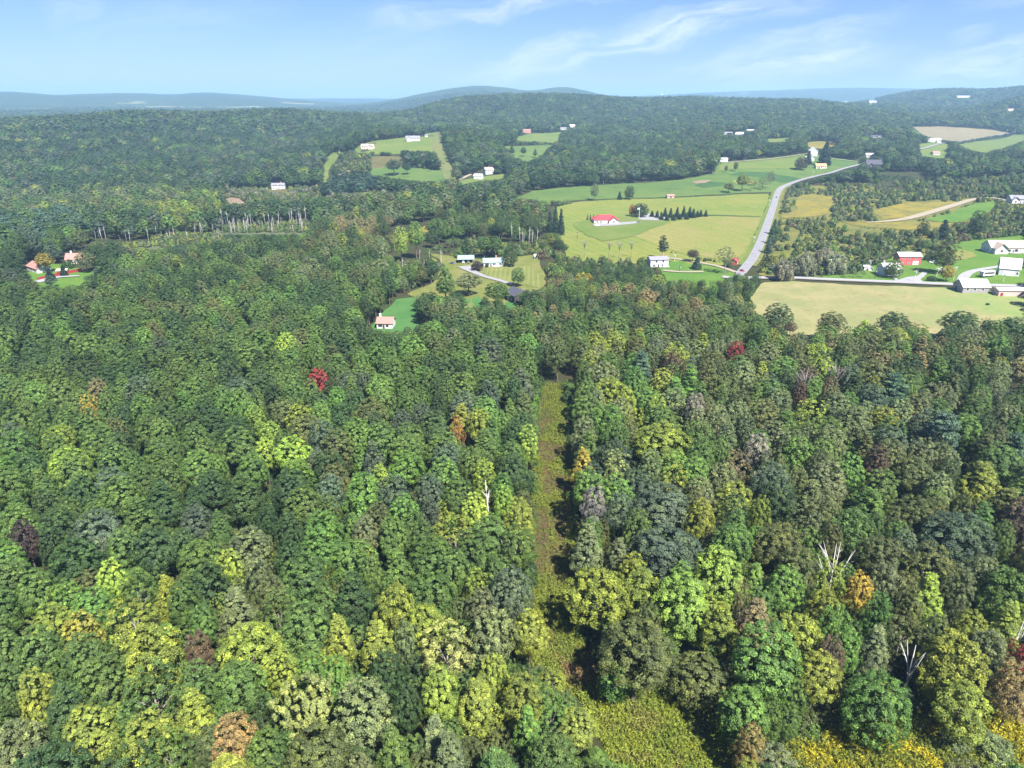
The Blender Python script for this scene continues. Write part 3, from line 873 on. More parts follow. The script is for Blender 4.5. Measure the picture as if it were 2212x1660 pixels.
def house(name, label, px, py, wpx, dep, h, rh, yaw, wall=MW, roof=MROOFG, cat='house', hip=False, wins=(), door=None, chim=None, wing=None, garage=None, porch=None, band=None, wid=None, group=None, parts=True):
    """px, py: middle of the front wall's foot. wpx: width in picture units. wins: (face, u, z, w, h)"""
    x, y, mpp = spot(px, py)
    wd = wid or wpx * mpp
    W2, D2 = wd / 2, dep / 2
    cx, cy = x - math.sin(yaw) * D2, y + math.cos(yaw) * D2
    e = empty(name, (cx, cy, float(hfun(cx, cy)) + .15), yaw)
    tag(e, label, cat, group)
    KEEP.append((cx, cy, math.hypot(W2, D2) + 2.5))
    hpx = (h + rh) / mpp
    VIEW.append(np.array([(px - wpx * .5, py), (px + wpx * .5, py), (px + wpx * .45, py - hpx), (px - wpx * .45, py - hpx)], float))
    mb = MB()
    gable_walls(mb, W2, D2, h, rh, hip=hip)
    wl = mb.build('wall', wall, e)
    rb = MB()
    gable_roof(rb, W2, D2, h, rh, hip=hip)
    rf = rb.build('roof', roof, e)
    if chim:
        u, v = chim[:2]
        cb = MB().box(u * W2 - .5, u * W2 + .5, v * D2 - .5, v * D2 + .5, h + rh * .3, h + rh + 1.3)
        cb.box(u * W2 - .6, u * W2 + .6, v * D2 - .6, v * D2 + .6, h + rh + 1.3, h + rh + 1.5)
        cb.build('chimney', chim[2] if len(chim) > 2 else MBRICK, rf)
    if wing:                      # (centre u, width, forward length, height, roof height) gable-fronted wing
        u, ww, fl, wh, wrh = wing[:5]
        wm = MB()
        gable_walls(wm, fl / 2, ww / 2, wh, wrh)
        k = wm.build('wing', wing[5] if len(wing) > 5 else wall, e)
        k.location, k.rotation_euler.z = (u * W2, -D2 - fl / 2 + .4, 0.01), math.pi / 2
        wr = MB()
        gable_roof(wr, fl / 2 + D2 * .55, ww / 2, wh, wrh)
        q = wr.build('wing_roof', wing[6] if len(wing) > 6 else roof, k)
        q.location.x = D2 * .5
        window(e, 'f', u + .0, wh * .35, 1.6, 1.4, W2, D2 + fl - .4)
    if band:                      # lower band of wall in another material, proud of the wall
        z1, bm_ = band
        MB().box(-W2 - .06, W2 + .06, -D2 - .06, D2 + .06, -.8, z1).build('foundation_wall', bm_, e)
    for (f, u, z, ww, wh) in wins:
        window(e, f, u, z, ww, wh, W2 + (.06 if band else 0), D2 + (.06 if band else 0))
    if door:
        f, u, ww, hh, dm = door
        d = MB().box(-ww / 2 - .12, ww / 2 + .12, -.1, .02, 0, hh + .12).build('door', MW, e)
        MB().box(-ww / 2, ww / 2, -.13, -.1, 0, hh).build('panel', dm, d)
        if parts:
            MB().box(ww / 2 - .25, ww / 2 - .15, -.2, -.13, hh * .45, hh * .5).build('handle', MBLACK, d)
        place_face(d, f, u, 0, W2 + (.06 if band else 0), D2 + (.06 if band else 0))
    if garage:
        u, ww, hh = garage
        d = MB().box(-ww / 2, ww / 2, -.08, .02, 0, hh).build('garage_door', MOFF, e)
        place_face(d, 'f', u, 0, W2, D2)
    if porch:
        u, ww, pd = porch
        p = MB().box(u * W2 - ww / 2, u * W2 + ww / 2, -D2 - pd, -D2, .3, .5).build('porch', MGREY, e)
        for s in (-1, 1):
            MB().box(u * W2 + s * ww / 2 * .95 - .1, u * W2 + s * ww / 2 * .95 + .1, -D2 - pd + .05, -D2 - pd + .25, .5, 1.5).build('post', MW, p)
        MB().box(u * W2 - ww / 2, u * W2 + ww / 2, -D2 - pd + .1, -D2 - pd + .2, 1.4, 1.5).build('rail', MW, p)
    return e


F5 = [('f', u, 1.0, 1.2, 1.3) for u in (-.7, -.35, .3, .7)]
TWO = [('f', u, z, 1.1, 1.4) for u in (-.7, -.25, .25, .7) for z in (1.0, 3.8)]
# homestead in the middle
house('ranch_house', 'long white ranch house with a teal roof behind the striped lawn', 1067, 577, 44, 8, 3.2, 2.2, R(8), MW, MROOFTEAL, wins=[('f', -.6, 1, 1.2, 1.3), ('f', -.05, 1, 1.0, 1.3), ('f', .1, 1, 1.0, 1.3), ('f', .62, 1, 1.1, 1.3), ('l', 0, 1, 1, 1.2)], door=('f', -.3, 1, 2.1, MDARK), porch=(.25, 4, 2.2), chim=(.3, .2))
# open carport
x, y, mpp = spot(1006, 569)
cpw = 32 * mpp
e = empty('carport', (x, y + 4, float(hfun(x, y + 4)) + .15), R(4))
tag(e, 'open-sided carport with a teal metal roof beside the grey gravel drive', 'carport')
KEEP.append((x, y + 4, 10))
rb = MB()
gable_roof(rb, cpw / 2, 4.2, 3.0, 1.9, ov=.7)
rb.build('roof', MROOFTEAL, e)
MB().box(-cpw / 2, cpw / 2, 4.0, 4.2, -.5, 3.0).box(-cpw / 2, -cpw / 2 + .15, 1.0, 4.0, -.5, 3.0).build('back_wall', MDARK, e)
for k in range(4):
    MB().box(-.12, .12, -.12, .12, -.5, 3.0).build('post', MDARK, e).location = (-cpw / 2 + .2 + k * (cpw - .4) / 3, -4.0, 0)
house('two_storey_house', 'white two-storey house with a grey roof beside the pale lane', 1424, 578, 40, 8.5, 5.4, 1.6, R(8), MW, MROOFG, wins=[('f', -.35, 3.3, 1.3, 1.5), ('f', .4, 3.3, 1.2, 1.5), ('f', -.6, .8, 1.2, 1.3), ('f', .35, .8, 1.4, 1.2), ('l', -.3, 3.4, 1, 1.2)], door=('f', -.1, 1.0, 2.1, MDARK), porch=(.65, 4.5, 2.5), chim=(.6, .3))
house('dark_roofed_house', 'dark-roofed house half hidden by trees with white trim', 1101, 652, 26, 11, 4.6, 2.4, R(-62), MDARK, MROOFD, wins=[('l', -.4, 3.0, 1.2, 1.2), ('l', .3, 3.0, 1.2, 1.2), ('l', -.4, .9, 1.6, 1.3), ('l', .4, .9, 1.2, 1.3), ('f', .3, 1.0, 1.2, 1.3)], door=('f', -.3, 1, 2.1, MW), wid=12)
house('cottage', 'small white cottage with a dull red roof by the deep green lawn', 831, 711, 34, 8, 3.0, 2.2, R(-3), MW, MROOFP, wins=[('f', -.55, .9, 2.2, 1.2), ('f', .35, .9, 1.4, 1.2)], door=('f', -.1, 1, 2.1, MDARK), chim=(-.72, .2, MW))
house('garden_shed', 'tiny white shed at the edge of the yard behind the big dark tree', 1159, 560, 9, 2.6, 2.3, 1.0, R(20), MW, MW, cat='shed', door=('f', 0, 1, 1.9, MGREY), wid=3)
# red roofed house
house('red_roofed_house', 'large white house with a hipped red metal roof on the hay field', 1310, 484, 54, 15, 3.4, 4.0, R(4), MW, MROOFR, hip=True, wins=[('f', -.75, 1, 1.5, 1.3), ('f', -.45, 1, 1.5, 1.3), ('f', .2, .9, 1.4, 1.4), ('f', .85, 1, 1.2, 1.3)], door=('f', .42, 2.4, 2.4, MGLASS), garage=(-.12, 4, 2.5), wing=(.55, 9, 3, 3.3, 3.2, MW, MROOFR))
house('loafing_shed', 'low pinkish-brown shed on the hedge line at the field edge', 1449, 428, 15, 6, 2.0, 1.6, R(3), MOFF, MROOFP, cat='shed', door=('f', 0, 2, 1.7, MDARK))
house('roadside_shed', 'little red shed beside the country road junction', 1593, 572, 11, 5, 2.8, 1.8, R(60), MRED, MROOFR, cat='shed', door=('f', 0, 1, 2, MW), wid=5)
# left
house('pink_roofed_house', 'house with a long pinkish roof and white gable left of the golden tree', 70, 588, 30, 9, 3.2, 2.6, R(-38), MW, MROOFP, wins=F5, door=('f', 0, 1, 2.1, MDARK), wid=17)
house('chimney_house', 'pink-roofed house with a white chimney at the wood edge', 163, 570, 30, 9, 3.2, 3.4, R(14), MOFF, MROOFP, wins=F5, door=('f', 0, 1, 2.1, MDARK), chim=(-.5, .3, MW), wid=12)
house('open_shelter', 'low pale shelter between the golden tree and the red fence', 134, 592, 17, 4, 2.1, .8, R(10), MREDF, MOFF, cat='shelter', wid=6)
house('tall_white_house', 'white house with rows of dark windows alone in the woods', 601, 410, 27, 9, 5.6, 2.2, R(6), MW, MROOFG, wins=TWO + [('f', u, 6.4, 1, .8) for u in (-.4, .4)], door=('f', 0, 1, 2.1, MDARK), chim=(.4, .3))
# far centre
house('hilltop_mansion', 'large grey-white house on the green hilltop lawn', 892, 306, 30, 12, 5.5, 3.4, R(5), MGREY, MROOFG, wins=TWO, wing=(-.55, 8, 3, 5, 3, MW, MROOFG), garage=(.6, 5, 2.6), chim=(.2, .2))
house('outbuilding', 'small pale outbuilding beside the grey hilltop house', 921, 297, 6, 5, 3, 1.6, 0, MW, MROOFG, cat='shed')
house('beige_house', 'beige house with twin gables below the hilltop lawn', 793, 323, 27, 10, 4, 3.5, R(-6), MOFF, MROOFT, wins=F5, wing=(.55, 8, 3, 4, 3.2, MOFF, MROOFT))
house('brick_house', 'brick house at the top of the small green field', 1138, 288, 17, 9, 6, 2.5, R(8), MBRICK, MROOFP, wins=TWO, chim=(-.6, .1))
house('white_barn', 'white building behind the far green field, left of another', 1217, 281, 13, 9, 4, 2, R(-10), MW, MROOFG, cat='barn')
house('white_barn', 'white building at the far end of the small fields', 1237, 276, 12, 9, 5, 2.5, R(25), MW, MROOFW, cat='barn')
house('farmhouse', 'white farmhouse with a pinkish roof at the foot of the woods', 1058, 377, 20, 9, 6, 3, R(30), MW, MROOFT, wins=TWO, chim=(.2, .2))
house('farm_shed', 'pale blue-white shed left of the white farmhouse', 1032, 388, 18, 9, 4.5, 2.2, R(-12), MW, MROOFW, cat='shed', door=('f', 0, 3, 3, MGREY))
# far right
house('long_shed', 'long white metal shed at the end of the farm lane', 1557, 351, 29, 12, 4.5, 1.4, R(-4), MSTEEL, MROOFW, cat='shed', door=('f', .4, 4, 3.6, MGREY))
house('far_bungalow', 'white bungalow on the bare rise, with a dark open front', 1573, 292, 19, 10, 3.6, 2.4, R(5), MW, MROOFG, wins=F5)
house('far_bungalow', 'white gabled bungalow right of the one with the dark front', 1597, 293, 17, 9, 3.6, 2.8, R(-10), MW, MROOFW, wins=F5)
house('far_trailer', 'long white trailer house at the back of the bare rise', 1622, 284, 24, 6, 3, .8, 0, MW, MROOFW)
house('tall_barn', 'tall white barn behind the dark spruces', 1763, 337, 15, 12, 8.5, 5, R(78), MW, MROOFW, cat='barn', wins=[('l', 0, 8.6, 1.2, 1.4)], wid=20)
house('white_wing_barn', 'lower white barn in front of the tall one', 1757, 348, 14, 12, 5.5, 4.2, R(78), MW, MROOFW, cat='barn', wins=[('l', .4, 2, 1.2, 1.4)], wid=14)
house('orange_roofed_house', 'small cream house with an orange roof below the dark spruces', 1774, 365, 23, 8, 3.6, 3.2, R(3), MOFF, plain('orange_shingle', (.5, .27, .13), .8, .12), wins=F5, door=('f', 0, 1.2, 2.1, MDARK), wing=(-.1, 5, 2, 2.8, 1.8, MOFF, MROOFT))
house('dark_barn', 'large dark-roofed barn at the vineyard corner', 1888, 362, 32, 12, 4.2, 6, R(-14), MDARK, MROOFD, cat='barn', door=('f', .2, 3.5, 3.2, MBLACK), wing=(-.5, 9, 5, 3.2, 3.2, MDARK, MROOFG))
house('white_cottage', 'white two-storey cottage behind the dark barn', 1878, 342, 15, 8, 5.2, 2.2, R(-15), MW, MROOFW, wins=TWO)
house('wood_edge_house', 'low dark-roofed house at the edge of the far woods', 1893, 299, 24, 9, 3.2, 2.6, R(5), MGREY, MROOFD, wins=F5, wing=(.4, 7, 3, 3, 2.4, MGREY, MROOFD))
house('roadside_farmhouse', 'white house with several gables under the tan field', 2018, 308, 27, 11, 5, 2.8, R(-6), MW, MROOFW, wins=TWO, wing=(.6, 9, 4, 3.6, 2.6))
house('white_bungalow', 'white bungalow with a pinkish roof beside the trees under the tan field', 2023, 336, 16, 8, 3.6, 2.8, R(8), MW, MROOFP, wins=F5)
house('far_mill', 'pale far building with an arched roof on the horizon woods', 1826, 222, 10, 14, 6, 5, 0, MW, MROOFG, cat='building')
house('far_school', 'white far building with three bays in the distant woods', 1886, 224, 16, 16, 10, 4, 0, MW, MROOFW, cat='building', wing=(.5, 14, 8, 8, 4))
house('far_warehouse', 'long white far building on the right-hand hill', 2082, 212, 28, 18, 6, 3, 0, MW, MROOFW, cat='building')
house('far_villa', 'pale far house among trees on the right-hand hill', 2184, 241, 13, 12, 5, 3, 0, MOFF, MROOFT)
# right foreground farm
house('grey_house', 'grey-white house at the right edge above the gravel lane', 2199, 441, 32, 10, 5.2, 3.2, R(-8), MGREY, MROOFG, wins=TWO, wing=(-.5, 7, 3, 4.6, 2.6, MW, MROOFG), door=('f', .1, 1.2, 2.1, MW))
house('big_ranch_house', 'big white house with a tan roof and two front gables on the farm lawn', 2184, 548, 86, 13, 4.0, 4.2, R(-4), MW, MROOFT, wins=[('f', -.35, 1.0, 1.2, 1.5), ('f', -.12, .9, 2.2, 1.7), ('f', .22, .9, 2.2, 1.9), ('l', -.4, 1.0, 1.0, 1.4), ('l', .2, 1.0, 1.0, 1.4), ('f', .8, 1, 2.6, 1.5)], door=('f', .08, 1.2, 2.2, MDARK), wing=(-.62, 9, 4, 4, 3.4, MW, MROOFT), porch=(.15, 7, 2.2))
house('red_barn', 'red barn with a white roof and white windows on the bright lawn', 1964, 574, 46, 9, 6.4, 2.0, R(-3), MRED, MROOFW, cat='barn', wins=[('f', -.62, 4.6, 1.0, .9), ('f', -.1, 4.6, 1.0, .9), ('f', .5, 4.6, 1.0, .9), ('f', -.62, 1.2, 1.0, .9), ('f', -.08, 1.2, 1.0, .9), ('l', 0, 4.4, 1, 1)], door=('f', .52, 3.8, 3.0, MW))
house('white_farmhouse', 'white house hidden behind the round maple by the pale road', 1927, 597, 38, 9, 4.8, 3.0, R(6), MW, MROOFW, wins=[('f', -.8, 1, 1, 1.3), ('f', .82, 1, 1, 1.3), ('f', .82, 3.2, 1, 1.2), ('r', .2, 3, 1, 1.3)], door=('f', .5, 1, 2.1, MDARK), chim=(-.8, 0, MGREY))
house('milk_shed', 'small white shed with a flat front beside the pale side road', 1871, 585, 10, 3, 2.6, .8, 0, MW, MW, cat='shed', door=('f', 0, 1, 1.9, MGREY))
house('gabled_shed', 'tiny white gabled shed right of the flat-fronted one', 1884, 585, 8, 3, 1.6, 1.4, R(80), MW, MW, cat='shed', wid=3)
house('stone_barn', 'long stone barn with a bright white roof on the pasture edge', 2107, 634, 56, 11, 3.6, 3.6, R(-2), MSTONE, MROOFW, cat='barn', wins=[('f', -.65, 1.5, 1.2, 1.2), ('f', -.1, 1.5, 1.2, 1.2), ('f', .5, 1.5, 1.2, 1.2), ('l', 0, 4, 1, 1)], door=('l', .3, 2, 2.4, MDARK))
house('pink_shed', 'long low faded pink shed with a white roof at the right edge', 2190, 641, 66, 7, 3.4, .9, R(-3), MPINK, MROOFW, cat='shed', wins=[('f', .86, 1, 1.4, 1), ('f', .62, 1, 1.4, 1)], door=('f', -.8, 1.6, 2, MREDF))
# big gambrel barn
x, y, mpp = spot(2189, 598)
e = empty('gambrel_barn', (x, y + 6, float(hfun(x, y + 6)) + .1), R(-28))
tag(e, 'big white barn with a broken gambrel roof at the end of the curved drive', 'barn')
KEEP.append((x, y + 6, 12))
W2, D2 = 37 * mpp / 2, 5.5
prof = [(-D2, 0 - .8), (-D2, 4.6), (-D2 + 2.0, 8.2), (0, 10.4), (D2 - 2.0, 8.2), (D2, 4.6), (D2, -.8)]
wb = MB()
wb.add([(-W2, a, b) for a, b in prof] + [(W2, a, b) for a, b in prof], [(6, 5, 4, 3, 2, 1, 0), (7, 8, 9, 10, 11, 12, 13), (0, 1, 8, 7), (5, 6, 13, 12)])
wb.build('wall', MW, e)
rp = [(-D2 - .4, 4.4), (-D2 + 1.9, 8.4), (0, 10.65), (D2 - 1.9, 8.4), (D2 + .4, 4.4)]
rb = MB()
for (a, b), (c, d) in zip(rp[:-1], rp[1:]):
    rb.slab([(-W2 - .4, a, b), (W2 + .4, a, b), (W2 + .4, c, d), (-W2 - .4, c, d)], .2)
rb.build('roof', MROOFW, e)
for u, ww in ((-.25, 4.2), (.3, 2.4)):
    d = MB().box(-ww / 2, ww / 2, -.1, .02, 0, 3).build('door', MSTEEL, e)
    place_face(d, 'f', u, 0, W2, D2)
window(e, 'f', .8, 1.4, .9, 1.2, W2, D2)
window(e, 'l', 0, 6, 1, 1.2, W2, D2)

# water tower, flagpole
x, y = gnd(1429, 211, 14)
e = empty('water_tower', (x, y, float(hfun(x, y))))
tag(e, 'slender white water tower rising over the far ridge', 'water tower')
MB().tube([(0, 0, -1), (0, 0, 4), (0, 0, 26), (0, 0, 30)], [5, 3.2, 3.0, 4], 12).build('shaft', MSTEEL, e)
MB().tube([(0, 0, 29.5), (0, 0, 31), (0, 0, 34), (0, 0, 37), (0, 0, 38.5)], [4, 7, 8, 6, 2], 14).build('tank', MSTEEL, e)
x, y, mpp = spot(1380, 474)
e = empty('flagpole', (x, y, float(hfun(x, y)) + .2))
tag(e, 'white flagpole with a small flag on the gravel circle', 'flagpole')
MB().tube([(0, 0, -.3), (0, 0, 11)], [.28, .16], 8).build('pole', MW, e)
MB().slab([(0, -.05, 10.8), (-2, -.2, 10.6), (-2.1, -.2, 9.4), (0, -.05, 9.5)], .05).build('flag', MSTEEL, e)
MB().tube([(0, 0, 11), (0, 0, 11.3)], [.3, .3], 8).build('finial', MW, e)
MB().tube([(0, 0, -.3), (0, 0, .4)], [.9, .8], 10).build('base', MGREY, e)

# red board fence: three lengths of boards with posts
def board_fence(label, pxs, h=2.0):
    P = wpoly(pxs)
    e = empty('board_fence', (P[0][0], P[0][1], float(hfun(*P[0]))))
    tag(e, label, 'fence', 'dark red board fences on the left lawn')
    L = np.hypot(*(P[1] - P[0]))
    n = max(2, int(L / 2.4))
    d = (P[1] - P[0]) / L
    yaw = math.atan2(d[1], d[0])
    pm = MB().box(-.09, .09, -.09, .09, -.5, h + .15).mesh('post', MREDF)
    bmh = MB().box(-L / n / 2 + .02, L / n / 2 - .02, -.03, .03, 0, h / 5 - .03).mesh('board', MREDF)
    for k in range(n + 1):
        q = P[0] + (P[1] - P[0]) * k / n
        o = link('post', pm, e, (q[0] - P[0][0], q[1] - P[0][1], float(hfun(*q) - hfun(*P[0]))))
        o.rotation_euler.z = yaw
        if k < n:
            q = P[0] + (P[1] - P[0]) * (k + .5) / n
            for j in range(5):
                o = link('board', bmh, e, (q[0] - P[0][0], q[1] - P[0][1], float(hfun(*q) - hfun(*P[0])) + .12 + j * h / 5))
                o.rotation_euler.z = yaw
                o.location += Vector((math.sin(yaw), -math.cos(yaw), 0)) * .12


board_fence('dark red board fence left of the small dark spruces', [(82, 607), (103, 602)])
board_fence('short dark red board fence between the two dark spruces', [(116, 599), (130, 596)])
board_fence('long dark red board fence right of the pointed spruce', [(147, 592.5), (178, 586)])

# utility poles
def pole(px, py, hpx, label, mat=MPOLEW):
    x, y, mpp = spot(px, py)
    h = hpx * mpp * 1.03
    e = empty('utility_pole', (x, y, float(hfun(x, y))))
    tag(e, label, 'utility pole', 'utility poles along the roads')
    MB().tube([(0, 0, -.6), (0, 0, h)], [.2, .14], 8).build('pole', mat, e)
    c = MB().box(-1.2, 1.2, -.08, .08, h - .9, h - .7).build('crossarm', mat, e)
    for s in (-1, 0, 1):
        MB().tube([(s * 1.05, 0, h - .7), (s * 1.05, 0, h - .45)], [.07, .05], 6).build('insulator', MSTEEL, c)
    MB().tube([(.3, -.3, h - 2.6), (.3, -.3, h - 1.6)], [.26, .26], 8).build('transformer', MGREY, e)


for a in ((1728, 598, 24, 'pale pole at the left end of the pale side road'), (1877, 583, 21, 'pale pole beside the two tiny white sheds'), (1889, 602, 22, 'dark pole at the road edge left of the round maple', MDARK), (1974, 610, 26, 'thin pale pole in the paved drive by the red barn'),
          (2022, 600, 22, 'pale pole leaning on the orange-tinged tree'), (2051, 574, 16, 'short pale pole right of the tall olive tree'), (2059, 606, 30, 'tallest pale pole on the farm lawn'), (2166, 610, 22, 'pale pole by the drive under the gambrel barn'),
          (1457, 563, 14, 'pale pole by the lane behind the two-storey house'), (1468, 586, 14, 'dark pole on the lawn of the two-storey house', MDARK), (1247, 516, 15, 'dark bare pole at the near edge of the hay field', MDARK), (1661, 447, 15, 'pale pole on the left verge of the road'), (1628, 525, 14, 'pale pole at the edge of the mown stubble'),
          (1755, 384, 14, 'pale pole by the bend near the orange-roofed house'), (2174, 290, 9, 'pole at the far end of the tan field, left of two'), (2180, 290, 10, 'pole at the far end of the tan field, right of two')):
    pole(*a)

# cars
def car(px, py, yaw, paint, label, L=4.6, kind='car', px_off=(0, 0), group='parked cars'):
    x, y = gnd(px, py)
    e = empty('parked_car', (x, y, float(hfun(x, y)) + .35), yaw)
    tag(e, label, kind, group)
    KEEP.append((x, y, 4))
    bd = MB()
    l = L / 2
    prof = [(-l, .35), (-l, .85), (-l + .15, .98), (-l + 1.0, 1.0), (l - 1.2, 1.0), (l - .1, .82), (l, .6), (l, .35)]
    for s, k in ((-1, .86), (1, .86)):
        pass
    v = [(a, -.88, b) for a, b in prof] + [(a, .88, b) for a, b in prof]
    n = len(prof)
    bd.add(v, [tuple(range(n)), tuple(range(2 * n - 1, n - 1, -1))] + [(i, n + i, n + (i + 1) % n, (i + 1) % n) for i in range(n)])
    bd.build('body', paint, e)
    cb = MB()
    cb.add([(-l + .7, -.8, 1.0), (l - 1.2, -.8, 1.0), (l - 1.2, .8, 1.0), (-l + .7, .8, 1.0), (-l + 1.2, -.66, 1.5), (l - 2.0, -.66, 1.5), (l - 2.0, .66, 1.5), (-l + 1.2, .66, 1.5)],
           [(0, 1, 5, 4), (1, 2, 6, 5), (2, 3, 7, 6), (3, 0, 4, 7), (4, 5, 6, 7)])
    cb.build('windows', MGLASS, e)
    MB().box(-l + 1.15, l - 1.95, -.68, .68, 1.5, 1.56).build('roof', paint, e)
    for a in (-1, 1):
        for b in (-1, 1):
            wl = MB().tube([(a * (l - .85), b * .76, .33), (a * (l - .85), b * .92, .33)], [.33, .33], 12).build('wheel', MBLACK, e)
            MB().tube([(a * (l - .85), b * .92, .33), (a * (l - .85), b * .935, .33)], [.18, .17], 8).build('rim', MSTEEL, wl)
    for b in (-1, 1):
        MB().box(l - .06, l + .02, b * .6 - .18, b * .6 + .18, .62, .78).build('headlight', MLAMP, e)
    return e


car(977, 571, R(150), MCARG, 'dark grey car parked on the grass left of the teal-roofed carport')
c1 = car(1001, 569, R(92), MCARW, 'white car under the carport, left one')
c2 = car(1012, 569, R(88), MCARG, 'grey car under the carport, right one')
car(1290, 488, R(5), MCARW, 'white car parked before the red-roofed house')
car(1380, 483, R(4), MCARG, 'grey car on the drive right of the red-roofed house', L=5.2)
car(1677, 429, R(65), MCARB, 'dark blue car driving on the country road', group=None)
car(1854, 364, R(5), MCARW, 'white pickup parked beside the dark barn', L=5.4)
car(1897, 363, R(80), MCARG, 'grey car in front of the dark barn')
car(2146, 541, R(10), MCARG, 'dark car at the wall of the big white house, left one')
car(2160, 545, R(5), MCARG, 'dark car at the wall of the big white house, right one')
car(2015, 570, R(150), MCARW, 'white car on the lawn right of the red barn')
car(1602, 588, R(100), MCARR, 'red car at the road junction')
car(2034, 585, R(20), MCARW, 'white car half hidden by the tall olive tree')

# long white trailer
x, y, mpp = spot(2131, 599)
L = 33 * mpp
e = empty('box_trailer', (x, y, float(hfun(x, y)) + .3), R(17))
tag(e, 'long white trailer with a dark side opening on the lawn', 'trailer')
KEEP.append((x, y, 9))
bd = MB().box(-L / 2, L / 2, -1.4, 1.4, .9, 3.6)
bd.build('body', MW, e)
MB().slab([(-L / 2 - .15, -1.6, 3.75), (L / 2 + .15, -1.6, 3.75), (L / 2 + .15, 1.6, 3.75), (-L / 2 - .15, 1.6, 3.75)], .14).build('roof', MROOFW, e)
MB().box(-L / 2 + .8, L / 2 - .8, -1.46, -1.4, 2.0, 3.1).build('side_opening', MDARK, e)
MB().box(-L / 2 - .06, -L / 2, -.9, .9, 1.1, 3.2).build('door', MGREY, e)
for u in (-.7, .55, .75):
    for s in (-1, 1):
        MB().tube([(u * L / 2, s * 1.1, .45), (u * L / 2, s * 1.4, .45)], [.5, .5], 10).build('wheel', MBLACK, e)

# small things in the pasture and yards
x, y = gnd(2133, 660)
e = empty('hay_bale', (x, y, float(hfun(x, y))))
tag(e, 'lone dark bale lying on the green pasture', 'bale')
MB().tube([(-.7, 0, .65), (.7, 0, .65)], [.68, .68], 12).build('wrap', MBLACK, e)
KEEP.append((x, y, 3))
# ---------------------------------------------------------------- tree shapes
COLS = {
    'dark green': (.047, .088, .032), 'mid green': (.086, .148, .040), 'bright green': (.102, .195, .046), 'lime green': (.20, .30, .055),
    'yellow-green': (.19, .238, .045), 'olive green': (.098, .124, .046), 'blue-green': (.078, .115, .074), 'grey-green': (.13, .168, .08),
    'golden': (.31, .25, .05), 'tan': (.20, .18, .09), 'orange': (.36, .165, .06), 'red': (.21, .036, .036), 'gold-green': (.24, .23, .045), 'brown': (.105, .08, .055),
    'purple': (.06, .042, .04), 'pale grey': (.19, .205, .14), 'pale yellow': (.24, .275, .095), 'peach': (.24, .19, .08), 'fir green': (.03, .06, .042), 'silver-grey': (.2, .2, .19), 'pine green': (.068, .122, .082)}


def unit(v):
    return v / np.maximum(np.linalg.norm(v, axis=-1, keepdims=True), 1e-9)


def cards(c, n, s, asp, rg):
    """diamond leaf cards: centres, normals, half sizes"""
    k = len(c)
    r = unit(rg.normal(size=(k, 3)))
    a = unit(np.cross(n, r))
    b = np.cross(n, a)
    s = s[:, None]
    v = np.stack([c + a * s * asp, c + b * s * .72 + n * s * .15, c - a * s * asp, c - b * s * .72 + n * s * .15], 1)
    return v.reshape(-1, 3)


PROF = {'dome': lambda t: np.sqrt(np.clip(1 - np.clip((t - .28) / .74, 0, 1) ** 2, 0, 1)) * np.clip(.55 + t * 1.7, 0, 1),
        'oval': lambda t: np.sqrt(np.clip(1 - ((t - .42) / .6) ** 2, 0.02, 1)),
        'pyramid': lambda t: np.clip(1.08 - t, .06, 1) ** .75 * np.clip(.5 + t * 3, 0, 1),
        'cone': lambda t: np.clip(1.03 - t, .03, 1),
        'vase': lambda t: np.clip(.25 + .95 * t, 0, 1) * np.sqrt(np.clip(1.06 - t ** 3, 0, 1)),
        'column': lambda t: np.sqrt(np.clip(1 - ((t - .45) / .6) ** 4, 0.02, 1))}


